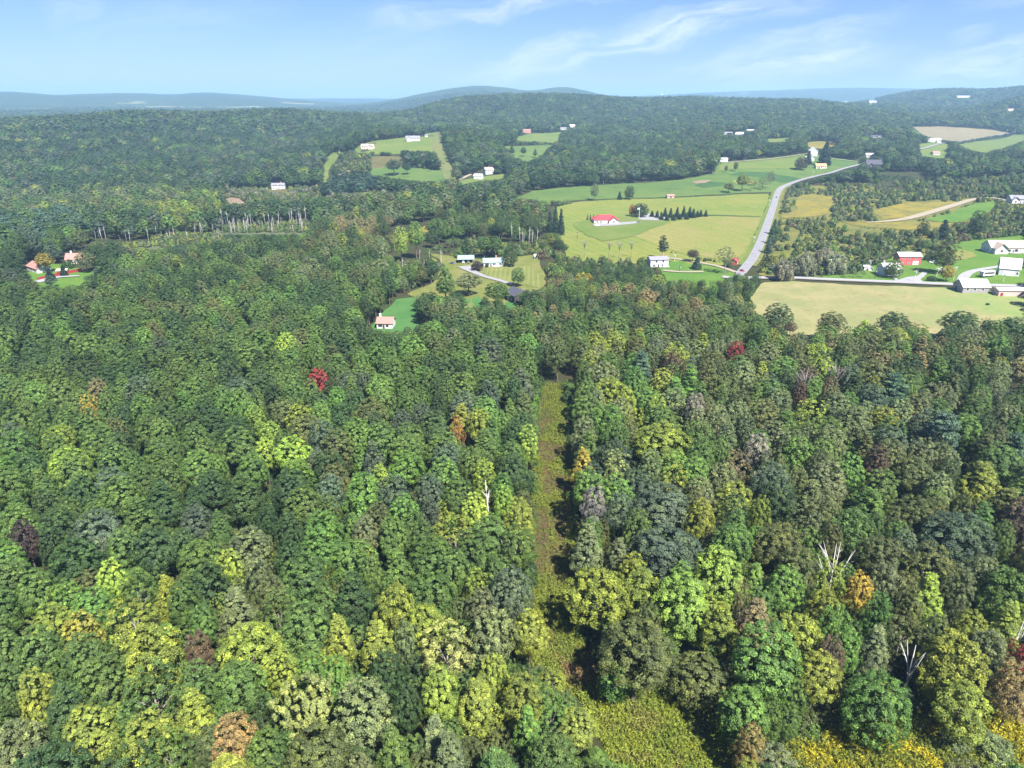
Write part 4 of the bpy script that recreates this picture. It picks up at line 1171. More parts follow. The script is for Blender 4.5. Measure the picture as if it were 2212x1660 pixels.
def crown_arrays(seed, prof, Rc, Ht, base, ncl, rcl, nleaf, ls, flat=1.0, elong=1.0, asp=1.0, hang=0.0, lobes=.28, core=330, spread=.45, updir=.45, nrand=.65):
    rg = np.random.default_rng(seed)
    f = PROF[prof]
    tt = np.linspace(0, 1, 200)
    wgt = np.cumsum(f(tt) + .12)
    vk = .5 if ls > .3 else 1.0
    t = np.interp((np.arange(ncl) + rg.random(ncl)) / ncl, wgt / wgt[-1], tt)
    ph = np.arange(ncl) * 2.39996 + rg.normal(0, .35, ncl)
    ox, oy = rg.random(2) * 50
    lob = 1 + lobes * 2 * (vnoise(np.cos(ph) * 1.5 + ox, np.sin(ph) * 1.5 + t * 2.2 + oy, seed) - .5)
    rr = f(t) * (Rc - rcl * .7) * lob * (1 - rg.random(ncl) ** 2 * spread)
    c = np.stack([np.cos(ph) * rr, np.sin(ph) * rr, base + (Ht - rcl * .6 - base) * t + rg.normal(0, rcl * .3, ncl)], -1)
    mid = np.array([0, 0, base + (Ht - base) * .35])
    out = unit(c - mid)
    rc = rcl * rg.uniform(.65, 1.3, ncl)
    d = unit(rg.normal(size=(ncl, nleaf, 3)))
    d = unit(d + out[:, None] * .75 + np.array([0, 0, updir]))
    q = d * rc[:, None, None] * rg.uniform(.6, 1.12, (ncl, nleaf, 1))
    q[..., 2] *= flat
    if elong != 1:
        ax = unit(out * .6 + np.array([0, 0, 1.0]))
        q = q + ax[:, None] * (q * ax[:, None]).sum(-1, keepdims=True) * (elong - 1)
    if hang:
        q[..., 2] -= rg.random((ncl, nleaf)) ** 1.5 * hang
    p = (c[:, None] + q).reshape(-1, 3)
    n = unit(d.reshape(-1, 3) * (.6 if ls < .3 else .4) + np.repeat(out, nleaf, 0) * (.4 if ls < .3 else .6) + rg.normal(size=(ncl * nleaf, 3)) * nrand)
    s = ls * rg.uniform(.6, 1.25, len(p))
    cv = rg.random(ncl)
    var = (np.repeat(cv, nleaf) * .5 + rg.random(len(p)) * .5)
    var = .4 + (var - .4) * vk
    v = cards(p, n, s, asp, rg)
    vv = np.repeat(var, 4)
    if core:  # larger, darker inner cards added to block light and darken the crown's core
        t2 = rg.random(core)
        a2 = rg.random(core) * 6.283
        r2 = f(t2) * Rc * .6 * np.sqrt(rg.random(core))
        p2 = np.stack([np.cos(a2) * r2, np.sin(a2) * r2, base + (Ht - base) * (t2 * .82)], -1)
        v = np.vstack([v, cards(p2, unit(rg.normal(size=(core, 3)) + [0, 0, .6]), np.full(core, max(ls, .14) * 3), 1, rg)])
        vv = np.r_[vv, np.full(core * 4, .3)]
    fa = np.arange(len(v)).reshape(-1, 4)
    return v, fa, vv


def limbs(mb, seed, Ht, r0, base, n=5, spread=3.0, top=.75, sides=7, mi=0, lift=.45):
    rg = random.Random(seed)
    lean = (rg.uniform(-.3, .3), rg.uniform(-.3, .3))
    pts = [(0, 0, -.6), (0, 0, .5), (lean[0] * .5, lean[1] * .5, base), (lean[0], lean[1], Ht * top)]
    mb.tube(pts, [r0 * 1.4, r0, r0 * .75, r0 * .2], sides, mi)
    for k in range(n):
        a = k * 2.4 + rg.uniform(-.4, .4)
        z = base + (Ht * top - base) * (k / max(n, 1)) * .7
        L = spread * rg.uniform(.7, 1.1) * (1 - .4 * k / n)
        mb.tube([(lean[0] * .5, lean[1] * .5, z - .4), (math.cos(a) * L * .5, math.sin(a) * L * .5, z + L * lift), (math.cos(a) * L, math.sin(a) * L, z + L * lift * 2.2)], [r0 * .45, r0 * .3, r0 * .08], 5, mi)


# kind: (profile, Rc, Ht, base, clumps, clump radius, leaves per clump, leaf half size, extras)
KINDS = {
    'oak': ('dome', 5.0, 18.0, 7.4, 250, .66, 84, .125, dict(spread=.42, nrand=.34)),
    'maple': ('oval', 4.8, 18.0, 5.2, 250, .64, 84, .125, dict(lobes=.2, nrand=.34)),
    'round': ('oval', 5.0, 15.0, 2.5, 280, .64, 76, .125, dict(lobes=.14, nrand=.34)),
    'tall': ('pyramid', 4.4, 19.0, 5.6, 230, .64, 84, .125, dict(lobes=.35, nrand=.36)),
    'feather': ('oval', 4.7, 18.0, 5.4, 190, .7, 80, .115, dict(asp=1.9, hang=.5, lobes=.45, nrand=.5)),
    'plume': ('vase', 5.0, 16.0, 4.5, 130, .40, 120, .11, dict(elong=4.6, asp=1.4, lobes=.2, nrand=.4)),
    'airy': ('oval', 4.8, 19.0, 8.0, 120, .62, 70, .12, dict(lobes=.55, core=50, nrand=.5)),
    'fuzzy': ('oval', 3.8, 16.0, 8.0, 110, .7, 60, .10, dict(asp=3.6, core=20)),
    'pine': ('pyramid', 4.6, 21.0, 7.0, 66, 1.3, 120, .17, dict(flat=.24, asp=1.9, lobes=.5, updir=.15, core=60)),
    'spruce': ('cone', 3.4, 16.0, .8, 150, .8, 56, .2, dict(flat=.45, hang=.5, asp=1.5, lobes=.12, updir=.1)),
    'willow': ('dome', 5.2, 11.0, 2.0, 110, 1.0, 66, .2, dict(hang=2.4, asp=2.2)),
    'shrub': ('dome', 2.2, 3.0, .2, 40, .55, 46, .16, dict(lobes=.4, core=60)),
}
NVAR = {'oak': 4, 'maple': 3, 'round': 2, 'tall': 3, 'feather': 2, 'plume': 1, 'airy': 2, 'fuzzy': 2, 'pine': 2, 'spruce': 2, 'willow': 1, 'shrub': 2}
CROWN, TRUNK, FULL, LOD1, LOD2 = {}, {}, {}, {}, {}


def tmesh(name, arr, mb):
    v, f, a = arr
    tv, tf = np.array(mb.v), mb.f
    quads = np.array([q for q in tf if len(q) == 4]) + len(v)
    nq = len(quads)
    return make_mesh(name, np.vstack([v, tv]), [f, quads], [FOL, BARK], var=np.r_[a, np.zeros(len(tv))], midx=[0] * len(f) + [1] * nq)


for ki, (kd, (pf, Rc, Ht, bs, nc, rc, nl, ls, ex)) in enumerate(KINDS.items()):
    CROWN[kd], TRUNK[kd], FULL[kd], LOD1[kd], LOD2[kd] = [], [], [], [], []
    for q in range(NVAR[kd]):
        sd = 100 * ki + q
        arr = crown_arrays(sd, pf, Rc, Ht, bs, nc, rc, nl, ls, **ex)
        CROWN[kd].append(make_mesh('crown', arr[0], arr[1], FOL, var=arr[2]))
        tb = MB()
        r0 = .12 if kd == 'shrub' else .3
        limbs(tb, sd, Ht, r0, bs, 3 if kd in ('spruce', 'shrub', 'pine') else 6, Rc * (.3 if kd == 'spruce' else .65), .92 if kd in ('spruce', 'pine') else .72)
        TRUNK[kd].append(tb.mesh('trunk', BARK if kd not in ('fuzzy', 'airy') else TWIG, True))
        t1 = MB()
        limbs(t1, sd, Ht, r0, bs, 0, sides=5)
        FULL[kd].append(tmesh('tree', arr, t1))
        ex1 = {k: (v if k != 'core' else 25) for k, v in ex.items()}
        ex1.setdefault('core', 40)
        ex1['nrand'] = .25
        if q < 2:
            LOD1[kd].append(tmesh('tree', crown_arrays(sd + 50, pf, Rc, Ht, bs, max(24, nc // 3), rc * 1.6, max(14, nl // 5), ls * (3.1 if ls > .15 else 3.8), **ex1), t1))
            t2 = MB().tube([(0, 0, -.6), (0, 0, Ht * .6)], [.3, .2], 4)
            ex2 = dict(ex1)
            ex2['core'] = 10
            LOD2[kd].append(tmesh('tree', crown_arrays(sd + 80, pf, Rc, Ht, bs, max(12, nc // 10), rc * 2.4, max(8, nl // 8), ls * (5.4 if ls > .15 else 6.6), **ex2), t2))


def dead_mesh(name, seed, h, r0, forks, spread, lift, sub=2, mat=None, trunk_top=.45):
    rg = random.Random(seed)
    mb = MB()
    z0 = h * trunk_top
    mb.tube([(0, 0, -.6), (.05, 0, z0 * .5), (0, .05, z0), (rg.uniform(-.3, .3), rg.uniform(-.3, .3), h)], [r0, r0 * .85, r0 * .7, r0 * .12], 7)
    for k in range(forks):
        a = k * 2.4 + rg.uniform(-.5, .5)
        z = z0 * rg.uniform(.75, 1.0) + (h - z0) * .5 * k / forks
        L = spread * rg.uniform(.6, 1.0)
        p = [Vector((0, 0, z)), Vector((math.cos(a) * L * .45, math.sin(a) * L * .45, z + (h - z) * .4 * lift)), Vector((math.cos(a + .2) * L, math.sin(a + .2) * L, z + (h - z) * .85 * lift))]
        mb.tube(p, [r0 * .5, r0 * .34, r0 * .08], 6)
        for j in range(sub):
            b = p[1].lerp(p[2], rg.uniform(0, .5))
            aa = a + rg.uniform(-1.1, 1.1)
            l2 = L * rg.uniform(.25, .5)
            mb.tube([b, b + Vector((math.cos(aa) * l2, math.sin(aa) * l2, l2 * rg.uniform(.3, 1.2)))], [r0 * .25, r0 * .05], 5)
    return mb.mesh(name, mat or DEADW, True)


DEAD = {'forked': [dead_mesh('branches', 3, 13, .25, 6, 4.2, 1.0, 3, trunk_top=.35), dead_mesh('branches', 8, 12, .3, 5, 3.0, 1.1, 2, trunk_top=.3)],
        'snag': [dead_mesh('stem', 11 + k, 15 + k, .25, 4, 1.0 + .3 * k, .5, 1, trunk_top=.75) for k in range(4)],
        'bare': [dead_mesh('branches', 31 + k, 15, .22, 14, 3.2, .8, 5, trunk_top=.45, mat=TWIG) for k in range(2)]}

# ---------------------------------------------------------------- trees placed one by one
THINGS = []        # (x, y, r) already standing
NTREE = [0]
NAMES = {'oak': 'broadleaf_tree', 'maple': 'broadleaf_tree', 'round': 'broadleaf_tree', 'tall': 'broadleaf_tree', 'feather': 'broadleaf_tree', 'airy': 'broadleaf_tree', 'plume': 'broadleaf_tree',
         'fuzzy': 'withered_tree', 'pine': 'pine_tree', 'spruce': 'spruce_tree', 'willow': 'willow_tree', 'shrub': 'bush'}


def jit(c, a=.12):
    k = random.uniform(1 - a, 1 + a)
    return [min(.9, c[0] * k * random.uniform(.93, 1.07)), min(.9, c[1] * k), min(.9, c[2] * k * random.uniform(.9, 1.1))]


def plant(x, y, r, h, kd, colour, label, group=None, variant=None, rz=None, name=None, cat=None, z=None):
    KP = KINDS[kd]
    i = random.randrange(NVAR[kd]) if variant is None else variant % NVAR[kd]
    e = empty(name or NAMES[kd], (x, y, (float(hfun(x, y)) if z is None else z)), random.uniform(0, 6.28) if rz is None else rz, (r / KP[1], r / KP[1], h / KP[2]))
    nm = (name or NAMES[kd])
    tag(e, label, cat or {'bush': 'bush', 'spruce_tree': 'spruce', 'pine_tree': 'pine'}.get(nm, 'tree'), group)
    c = link('crown', CROWN[kd][i], e)
    c['tint'] = jit(COLS[colour], .17)
    link('trunk', TRUNK[kd][i], e)
    THINGS.append((x, y, r))
    return e


def plant_dead(x, y, h, kd, label, group=None, variant=None, wide=1.0, name='dead_tree'):
    i = random.randrange(len(DEAD[kd])) if variant is None else variant
    k = h / (13, 15, 15)[('forked', 'snag', 'bare').index(kd)]
    e = link(name, DEAD[kd][i])
    e.location = (x, y, float(hfun(x, y)))
    e.rotation_euler = (random.gauss(0, .05), random.gauss(0, .05), random.uniform(0, 6.28))
    e.scale = (k * wide, k * wide, k)
    tag(e, label, 'dead tree', group)
    return e


# trees of the near forest that stand out: middle of the crown in the picture, width there, height in metres
KEYS = []


def key(px, py, wpx, h, kd, colour, label, short, cz_=None, variant=None):
    x, y = gnd(px, py, h * .62 if cz_ is None else cz_)
    r = wpx * depth(x, y, h * .6) / FPX / 2
    e = plant(x, y, r, h, kd, colour, label, variant=variant)
    KEYS.append((x, y, r, short))
    return e


key(1470, 1312, 128, 19, 'maple', 'lime green', 'bright lime-green oval tree standing just right of the clearing trees', 'the bright lime oval tree')
key(1375, 1415, 170, 19, 'oak', 'olive green', 'tall dark olive tree at the head of the clearing', 'the tall olive clearing tree')
key(1290, 1290, 130, 18, 'feather', 'yellow-green', 'yellowish tree at the right edge of the strip above the clearing', 'the yellowish strip-edge tree')
key(1508, 1462, 118, 12, 'round', 'olive green', 'round grey-olive tree at the top edge of the clearing', 'the round grey-olive tree')
key(1325, 1470, 70, 11, 'maple', 'bright green', 'low bright green tree leaning over the brown bare patch', 'the low green clearing tree')
key(1650, 1430, 150, 21, 'maple', 'bright green', 'big bright green tree right of the clearing, tallest of its cluster', 'the big bright green tree')
key(1600, 1545, 110, 15, 'maple', 'bright green', 'green tree on the right border of the clearing', 'the clearing border tree')
key(1893, 1520, 140, 16, 'round', 'bright green', 'round leafy green tree in front of the flower meadow', 'the round leafy meadow tree', variant=0)
key(2055, 1440, 120, 19, 'feather', 'yellow-green', 'tall drooping yellow-green tree above the flower meadow', 'the drooping yellow tree')
key(2075, 1530, 110, 14, 'feather', 'yellow-green', 'lower yellow tree in front of the drooping yellow-green one', 'the lower yellow tree')
key(2190, 1490, 80, 16, 'feather', 'peach', 'orange-tinted tree at the right edge by the flower meadow', 'the orange-tinted edge tree')
key(2195, 1440, 60, 15, 'airy', 'red', 'reddish tree top behind the orange one at the right edge', 'the reddish edge tree')
key(1430, 1105, 130, 19, 'oak', 'blue-green', 'large blue-green oak right of the strip, upper of the pair', 'the upper blue-green oak')
key(1435, 1205, 150, 18, 'oak', 'blue-green', 'large blue-green oak right of the strip, lower of the pair', 'the lower blue-green oak')
key(1270, 1185, 80, 18, 'tall', 'grey-green', 'dark grey-green tree at the strip edge under the silver tree', 'the grey-green strip tree')
key(1283, 1108, 55, 19, 'fuzzy', 'silver-grey', 'silvery leafless tree beside the strip', 'the silvery strip tree')
key(1502, 895, 40, 19, 'fuzzy', 'silver-grey', 'small silvery bare tree among green crowns right of the strip', 'the small silvery tree')
key(1635, 985, 55, 18, 'fuzzy', 'silver-grey', 'grey hazy bare crown above the bluish oaks', 'the grey hazy crown')
key(1590, 1015, 60, 16, 'airy', 'tan', 'pinkish tan sparse tree near the grey bare crown', 'the pinkish tan tree')
key(1927, 850, 85, 21, 'pine', 'pine green', 'bluish pine with layered boughs on the right slope', 'the layered bluish pine')
key(2035, 940, 95, 22, 'pine', 'pine green', 'tall open pine with pale blue-green plates of needles', 'the tall open pine', variant=1)
key(2190, 985, 80, 21, 'pine', 'pine green', 'pine cut by the right edge of the picture', 'the edge pine')
key(1490, 830, 50, 21, 'pine', 'bright green', 'fresh green pine just right of the strip end', 'the fresh green pine')
key(1385, 800, 60, 21, 'pine', 'pine green', 'dark pine above the far end of the strip', 'the dark strip-end pine')
key(688, 834, 52, 18, 'oak', 'red', 'bright red maple alone in the dark green canopy', 'the bright red maple')
key(990, 938, 26, 17, 'airy', 'orange', 'small orange-red tree top left of the strip', 'the orange-red tree top')
key(215, 856, 44, 18, 'oak', 'tan', 'tan tree in the dark canopy on the left', 'the tan tree')
key(196, 890, 38, 17, 'airy', 'golden', 'golden-orange tree just under the tan one', 'the golden-orange tree')
key(1590, 770, 44, 17, 'oak', 'red', 'dull red maple behind the right-hand woods', 'the dull red maple')
key(1745, 826, 44, 17, 'oak', 'brown', 'reddish-brown tree on the right slope', 'the reddish-brown tree')
key(1425, 965, 130, 18, 'oak', 'yellow-green', 'spreading dark yellow tree right of the strip', 'the spreading dark yellow tree')
key(1260, 1010, 60, 17, 'tall', 'golden', 'golden tree at the right strip edge', 'the golden strip tree')
key(1330, 1020, 62, 18, 'airy', 'pale yellow', 'pale yellow-green tree next to the golden strip tree', 'the pale strip tree')
key(1840, 920, 90, 18, 'oak', 'grey-green', 'pale grey-green round oak on the right', 'the pale grey-green oak')
key(1665, 1050, 90, 18, 'oak', 'blue-green', 'bluish oak in the middle of the right-hand wood', 'the bluish middle oak')
key(1790, 965, 75, 18, 'round', 'grey-green', 'pale rounded tree with whitish leaves in the right-hand wood', 'the whitish-leaved tree')
key(2060, 1170, 150, 18, 'oak', 'blue-green', 'broad blue-green oak by the right edge', 'the broad blue-green oak')
key(2150, 1010, 90, 19, 'oak', 'mid green', 'big full green tree below the edge pine', 'the big full green tree')
key(665, 1545, 150, 17, 'plume', 'pale yellow', 'pale yellow tree of upright plume-like branches', 'the pale plume tree')
key(505, 1600, 84, 14, 'feather', 'peach', 'peach-orange tree with a red tip near the bottom left', 'the peach-orange tree')
key(433, 1425, 56, 17, 'fuzzy', 'brown', 'brown withered crown in yellow-green trees', 'the brown withered crown')
key(965, 1420, 120, 19, 'airy', 'pale yellow', 'pale sparse sycamore showing white limbs', 'the pale sycamore')
key(180, 1380, 90, 16, 'maple', 'gold-green', 'green tree turning gold at the lower left', 'the gold-turning tree')
key(545, 1410, 120, 18, 'feather', 'yellow-green', 'big sunny yellow-green tree right of the brown withered crown', 'the sunny yellow-green tree')
key(330, 1420, 130, 18, 'feather', 'yellow-green', 'wide yellow-green tree left of the brown withered crown', 'the wide yellow-green tree')
key(145, 1540, 110, 18, 'tall', 'dark green', 'dark green pointed tree in the bottom left corner', 'the dark corner tree')
key(45, 1620, 110, 15, 'feather', 'grey-green', 'pale grey-green tree in the very bottom left corner', 'the pale corner tree')
key(1103, 1290, 92, 19, 'oak', 'blue-green', 'dark blue-green oak at the left edge of the strip', 'the dark strip-edge oak')
key(1120, 1130, 70, 18, 'maple', 'yellow-green', 'yellow tree at the left edge of the strip', 'the yellow left-edge tree')
key(1045, 1040, 56, 18, 'maple', 'lime green', 'pale lime tree standing over a bare trunk left of the strip', 'the pale lime tree')
key(1140, 960, 48, 18, 'maple', 'lime green', 'pale lime tree right on the left strip edge', 'the lime edge tree')
key(150, 1010, 80, 17, 'oak', 'lime green', 'light lime tree on the left in darker oaks', 'the light lime tree')
key(880, 1405, 50, 18, 'feather', 'grey-green', 'greyish feathery tree beside the pale sycamore', 'the greyish feathery tree')
key(835, 1470, 80, 18, 'oak', 'dark green', 'dark green tree between yellow ones at the bottom', 'the dark bottom tree')
key(1620, 1618, 70, 13, 'maple', 'peach', 'small tree with peach-coloured tips at the bottom beside the clearing', 'the peach-tipped tree')
key(1670, 1655, 110, 10, 'round', 'grey-green', 'grey-green bushy tree at the bottom edge by the clearing', 'the bushy bottom tree')
key(1140, 1590, 80, 17, 'tall', 'bright green', 'bright green pointed tree at the bottom left of the clearing', 'the pointed green tree')
key(1245, 1572, 90, 9, 'maple', 'yellow-green', 'yellow-green tree on the left border of the clearing', 'the left clearing tree')
key(1790, 1430, 60, 16, 'oak', 'brown', 'brownish dark tree above the round leafy meadow tree', 'the brownish meadow tree')
key(1600, 1310, 40, 18, 'airy', 'tan', 'slender tan tree right beside the bright lime oval tree', 'the slender tan tree')
key(60, 1175, 60, 17, 'oak', 'purple', 'dark purplish crown near the left edge', 'the purplish crown')
key(1850, 1290, 60, 16, 'oak', 'golden', 'yellow-tipped tree under the big white dead tree', 'the yellow-tipped tree')
key(1905, 1275, 70, 17, 'feather', 'grey-green', 'grey-green feathery tree right of the big white dead tree', 'the grey-green feathery tree')

x, y = gnd(1805, 1225, 12)
plant_dead(x, y, 18, 'forked', 'big white leafless dead tree with spreading forks', variant=0, wide=.85)
THINGS.append((x, y, 3.0))
KEYS.append((x, y, 3.0, 'the big white dead tree'))
x, y = gnd(1972, 1440, 9)
plant_dead(x, y, 15.5, 'forked', 'smaller white forked dead tree beside the drooping yellow tree', variant=1, wide=.9)
THINGS.append((x, y, 2.0))
x, y = gnd(2195, 1375, 11)
plant_dead(x, y, 17, 'forked', 'whitish bare tree by the right edge above the orange one', variant=1, wide=.7)
x, y = gnd(1103, 1195, 11)
plant_dead(x, y, 16, 'forked', 'grey dead tree at the left strip edge by the yellow tree', variant=1, wide=.8)
x, y = gnd(1058, 1110, 8)
plant_dead(x, y, 17, 'snag', 'straight bare trunk under the pale lime tree', variant=1)
x, y = gnd(1735, 830, 12)
plant_dead(x, y, 19, 'bare', 'grey bare tree on the right slope near the reddish-brown tree')
x, y = gnd(1805, 820, 12)
plant_dead(x, y, 20, 'bare', 'grey twiggy tree beside the pale grey-green oak')

# ---- trees that stand alone in the farmland: foot in the picture, width and height there
def lone(px, py, wpx, hpx, kd, colour, label, group=None, name=None, variant=None, cat=None):
    x, y, mpp = spot(px, py)
    return plant(x, y, wpx * mpp / 2, hpx * mpp * 1.05, kd, colour, label, group, variant, name=name, cat=cat)


lone(1104, 577, 33, 46, 'round', 'dark green', 'dense dark rounded tree at the right end of the white ranch house')
lone(1031, 586, 24, 20, 'shrub', 'purple', 'dark purple-brown bush on the gravel drive', name='bush')
lone(1052, 578, 9, 9, 'shrub', 'dark green', 'small clipped bush at the left corner of the ranch house', name='bush')
lone(1119, 620, 32, 40, 'maple', 'mid green', 'green tree at the end of the gravel drive')
lone(963, 655, 50, 76, 'tall', 'mid green', 'tall green tree right of the deep green lawn, highest of the group')
lone(1013, 640, 56, 48, 'oak', 'grey-green', 'broad grey-green tree below the homestead yard')
lone(930, 690, 60, 56, 'oak', 'dark green', 'dark spreading tree at the right side of the deep green lawn')
lone(985, 690, 56, 54, 'oak', 'dark green', 'dark tree right of the spreading lawn tree')
lone(1075, 665, 56, 52, 'oak', 'mid green', 'green tree hiding the left half of the dark-roofed house')
lone(1030, 704, 30, 34, 'maple', 'orange', 'rusty orange tree between dark crowns below the yard')
lone(1150, 672, 62, 42, 'oak', 'dark green', 'dark tree right of the dark-roofed house')
lone(996, 558, 26, 18, 'shrub', 'mid green', 'green bush behind the carport, right of it', name='bush')
for i, (px, h, l) in enumerate(((1187, 50, 'narrow dark spruce left of the hay field, shortest of three'), (1199, 64, 'narrow dark spruce left of the hay field, tallest of three'), (1211, 54, 'narrow dark spruce left of the hay field, right one of three'))):
    lone(px, 508, 18, h, 'spruce', 'fir green', l, 'three dark spruces by the hay field')
lone(1430, 560, 26, 50, 'pine', 'fir green', 'lone open pine behind the two-storey white house')
lone(1365, 468, 15, 24, 'round', 'red', 'small red maple tucked against the round dark tree')
lone(1383, 470, 36, 28, 'round', 'fir green', 'round dark tree next to the flagpole')
lone(1496, 566, 26, 25, 'oak', 'purple', 'dark purple tree beside the pale lane')
lone(1504, 582, 24, 26, 'spruce', 'pine green', 'bluish spruce in front of the purple tree')
lone(1565, 592, 40, 56, 'airy', 'grey-green', 'tall grey-green tree left of the little red shed')
for px, py, l in ((1671, 508, 'upper'), (1665, 528, 'middle'), (1659, 548, 'lower')):
    lone(px, py, 20, 34, 'spruce', 'pine green', f'bluish spruce along the road, {l} of three', 'bluish spruces along the country road')
lone(2034, 518, 30, 42, 'spruce', 'fir green', 'broad cone-shaped dark tree on the weedy slope')
lone(2104, 513, 38, 54, 'round', 'dark green', 'dark rounded tree above the big white house drive')
lone(1991, 516, 26, 36, 'maple', 'dark green', 'dark tree at the right end of the thicket')
lone(2072, 528, 24, 24, 'airy', 'brown', 'small twiggy brown tree on the farm lawn edge')
lone(2034, 592, 46, 64, 'feather', 'olive green', 'tall olive tree between red barn and lawn')
lone(2042, 609, 30, 34, 'maple', 'golden', 'green tree tinged orange beside the pale side road')
lone(2012, 608, 22, 10, 'shrub', 'dark green', 'low dark hedge bush beside the orange-tinged tree', name='bush')
lone(1928, 601, 40, 38, 'round', 'mid green', 'round maple in front of the hidden white house', variant=0)
for px, l in ((1828, 'leftmost'), (1846, 'middle'), (1863, 'rightmost')):
    lone(px, 601, 14, 16, 'airy', 'grey-green', f'little fruit tree on the bright lawn, {l} of three', 'little fruit trees on the lawn')
for px, py, wd, hh, l in ((1735, 596, 46, 46, 'first willow from the road, low and leaning'), (1775, 578, 44, 40, 'second willow from the road'), (1800, 592, 50, 44, 'grey willow at the left end of the lawn'), (1690, 606, 40, 44, 'grey-green willow at the junction of the roads')):
    lone(px, py, wd, hh, 'willow', 'pale grey', l, 'grey-green willows by the side road')
lone(1779, 359, 30, 50, 'spruce', 'fir green', 'big dark spruce at the white barns')
lone(1745, 356, 16, 28, 'spruce', 'fir green', 'small dark spruce left of the white barns')
lone(1729, 368, 30, 26, 'round', 'purple', 'dark purple round tree on the farm field')
lone(1539, 377, 36, 44, 'oak', 'mid green', 'green tree in front of the long white shed')
lone(1588, 371, 11, 19, 'column' if 'column' in KINDS else 'maple', 'dark green', 'small dark tree on the field edge, bigger of two')
lone(1568, 373, 8, 14, 'maple', 'dark green', 'small dark tree on the field edge, smaller of two')
lone(1602, 414, 28, 34, 'oak', 'yellow-green', 'yellowish tree on the hedge line')
lone(1573, 417, 24, 20, 'oak', 'olive green', 'low olive bush tree left of the yellowish hedge tree')
lone(1622, 413, 20, 24, 'airy', 'olive green', 'thin olive tree right of the yellowish hedge tree')
lone(1663, 409, 16, 36, 'airy', 'brown', 'tall brownish tree at the road end of the hedge line')
lone(1646, 411, 26, 26, 'airy', 'olive green', 'olive thicket tree near the road end of the hedge line')
lone(1284, 434, 18, 34, 'maple', 'grey-green', 'slim grey-green tree on the hedge line')
lone(1359, 432, 22, 28, 'round', 'dark green', 'dark round tree on the hedge line')
lone(1338, 432, 12, 17, 'spruce', 'fir green', 'small pointed dark tree on the hedge line')
lone(852, 380, 34, 32, 'oak', 'dark green', 'dark tree group on the hillside field')
lone(880, 378, 20, 24, 'oak', 'dark green', 'smaller dark tree right of the hillside group')
lone(1106, 338, 14, 22, 'tall', 'dark green', 'pointed dark tree at the left of the rounded field')
lone(1131, 340, 14, 20, 'oak', 'dark green', 'dark tree in the rounded field')
lone(1156, 342, 10, 18, 'tall', 'dark green', 'dark tree at the lower edge of the rounded field')
lone(1676, 720, 62, 62, 'round', 'dark green', 'dark round tree standing in the dry pasture', variant=1)
lone(1705, 728, 26, 32, 'oak', 'brown', 'brownish small tree beside the dark round pasture tree')
lone(1788, 742, 58, 66, 'oak', 'olive green', 'olive-yellow tree at the near edge of the pasture')
lone(1783, 752, 54, 46, 'oak', 'mid green', 'green tree in front of the olive-yellow pasture tree')
lone(1858, 748, 42, 56, 'tall', 'lime green', 'lime-yellow tree among dark ones at the pasture edge')
lone(1920, 742, 66, 66, 'oak', 'dark green', 'broad dark tree right of the lime-yellow one')
lone(1962, 738, 44, 40, 'oak', 'tan', 'tan-green tree right of the broad dark pasture tree')
lone(2065, 742, 80, 66, 'oak', 'dark green', 'large dark green tree under the stone barn')
lone(2125, 722, 26, 34, 'airy', 'brown', 'reddish-brown sparse tree under the stone barn')
lone(2150, 750, 46, 46, 'maple', 'yellow-green', 'yellowish tree at the right end of the pasture edge')
lone(88, 582, 2, 2, 'shrub', 'mid green', 'tiny shrub beside the pinkish-roofed house', name='bush')
lone(101, 590, 38, 40, 'oak', 'golden', 'golden round tree between the two pink-roofed houses')
lone(139, 597, 17, 24, 'spruce', 'fir green', 'pointed dark spruce in front of the red fence')
lone(110, 606, 22, 26, 'spruce', 'fir green', 'dark spruce at the gap of the red fence')
lone(112, 622, 28, 26, 'pine', 'pine green', 'blue-green pine below the red fence')
lone(190, 590, 40, 44, 'oak', 'grey-green', 'grey-green tree right of the chimney house')
lone(150, 580, 26, 16, 'shrub', 'dark green', 'dark rounded bushes under the chimney house', name='bush')
lone(868, 565, 34, 70, 'maple', 'lime green', 'fresh yellow-green tall tree in the brushy woods, left of two')
lone(900, 560, 40, 76, 'oak', 'bright green', 'fresh green tall tree in the brushy woods, right of two')
lone(860, 610, 22, 36, 'maple', 'lime green', 'small fresh green tree in the brush')
lone(1024, 476, 22, 26, 'oak', 'red', 'crimson tree in the middle woods')
lone(1102, 476, 26, 26, 'oak', 'orange', 'orange-brown tree in the middle woods')
lone(778, 510, 32, 34, 'oak', 'brown', 'dull red-brown tree left of the middle woods')
lone(820, 508, 26, 36, 'oak', 'red', 'pinkish red tree left of the middle woods')
lone(1263, 628, 44, 36, 'airy', 'golden', 'golden-orange tree in the middle thicket')
lone(1170, 560, 24, 18, 'shrub', 'brown', 'reddish-brown bush at the yard corner', name='bush')
lone(515, 620, 34, 40, 'oak', 'golden', 'orange-tinted tree top in the left woods')
# row of young firs by the flagpole
for i, (px, py, h) in enumerate(((1408, 470, 18), (1419, 472, 20), (1428, 476, 22), (1436, 470, 26), (1440, 478, 18), (1448, 472, 28), (1455, 477, 18), (1462, 471, 29), (1468, 475, 16), (1476, 470, 30), (1483, 475, 20), (1489, 470, 29), (1497, 472, 26), (1506, 470, 18))):
    lone(px, py, 12, h * .78, 'spruce', 'fir green', 'dark young fir in the clump right of the flagpole', 'clump of dark young firs on the hay field')
for px, l in ((1513, 'pointed small fir at the right end of the fir row, nearer the clump'), (1524, 'rounded small fir at the very end of the fir row')):
    lone(px, 469, 10, 15, 'spruce', 'fir green', l)
for i, px in enumerate((1269, 1275, 1282, 1291)):
    lone(px, 476, 4, 12, 'spruce', 'fir green', 'tiny column fir in the row behind the red-roofed house', 'tiny column firs behind the red-roofed house')
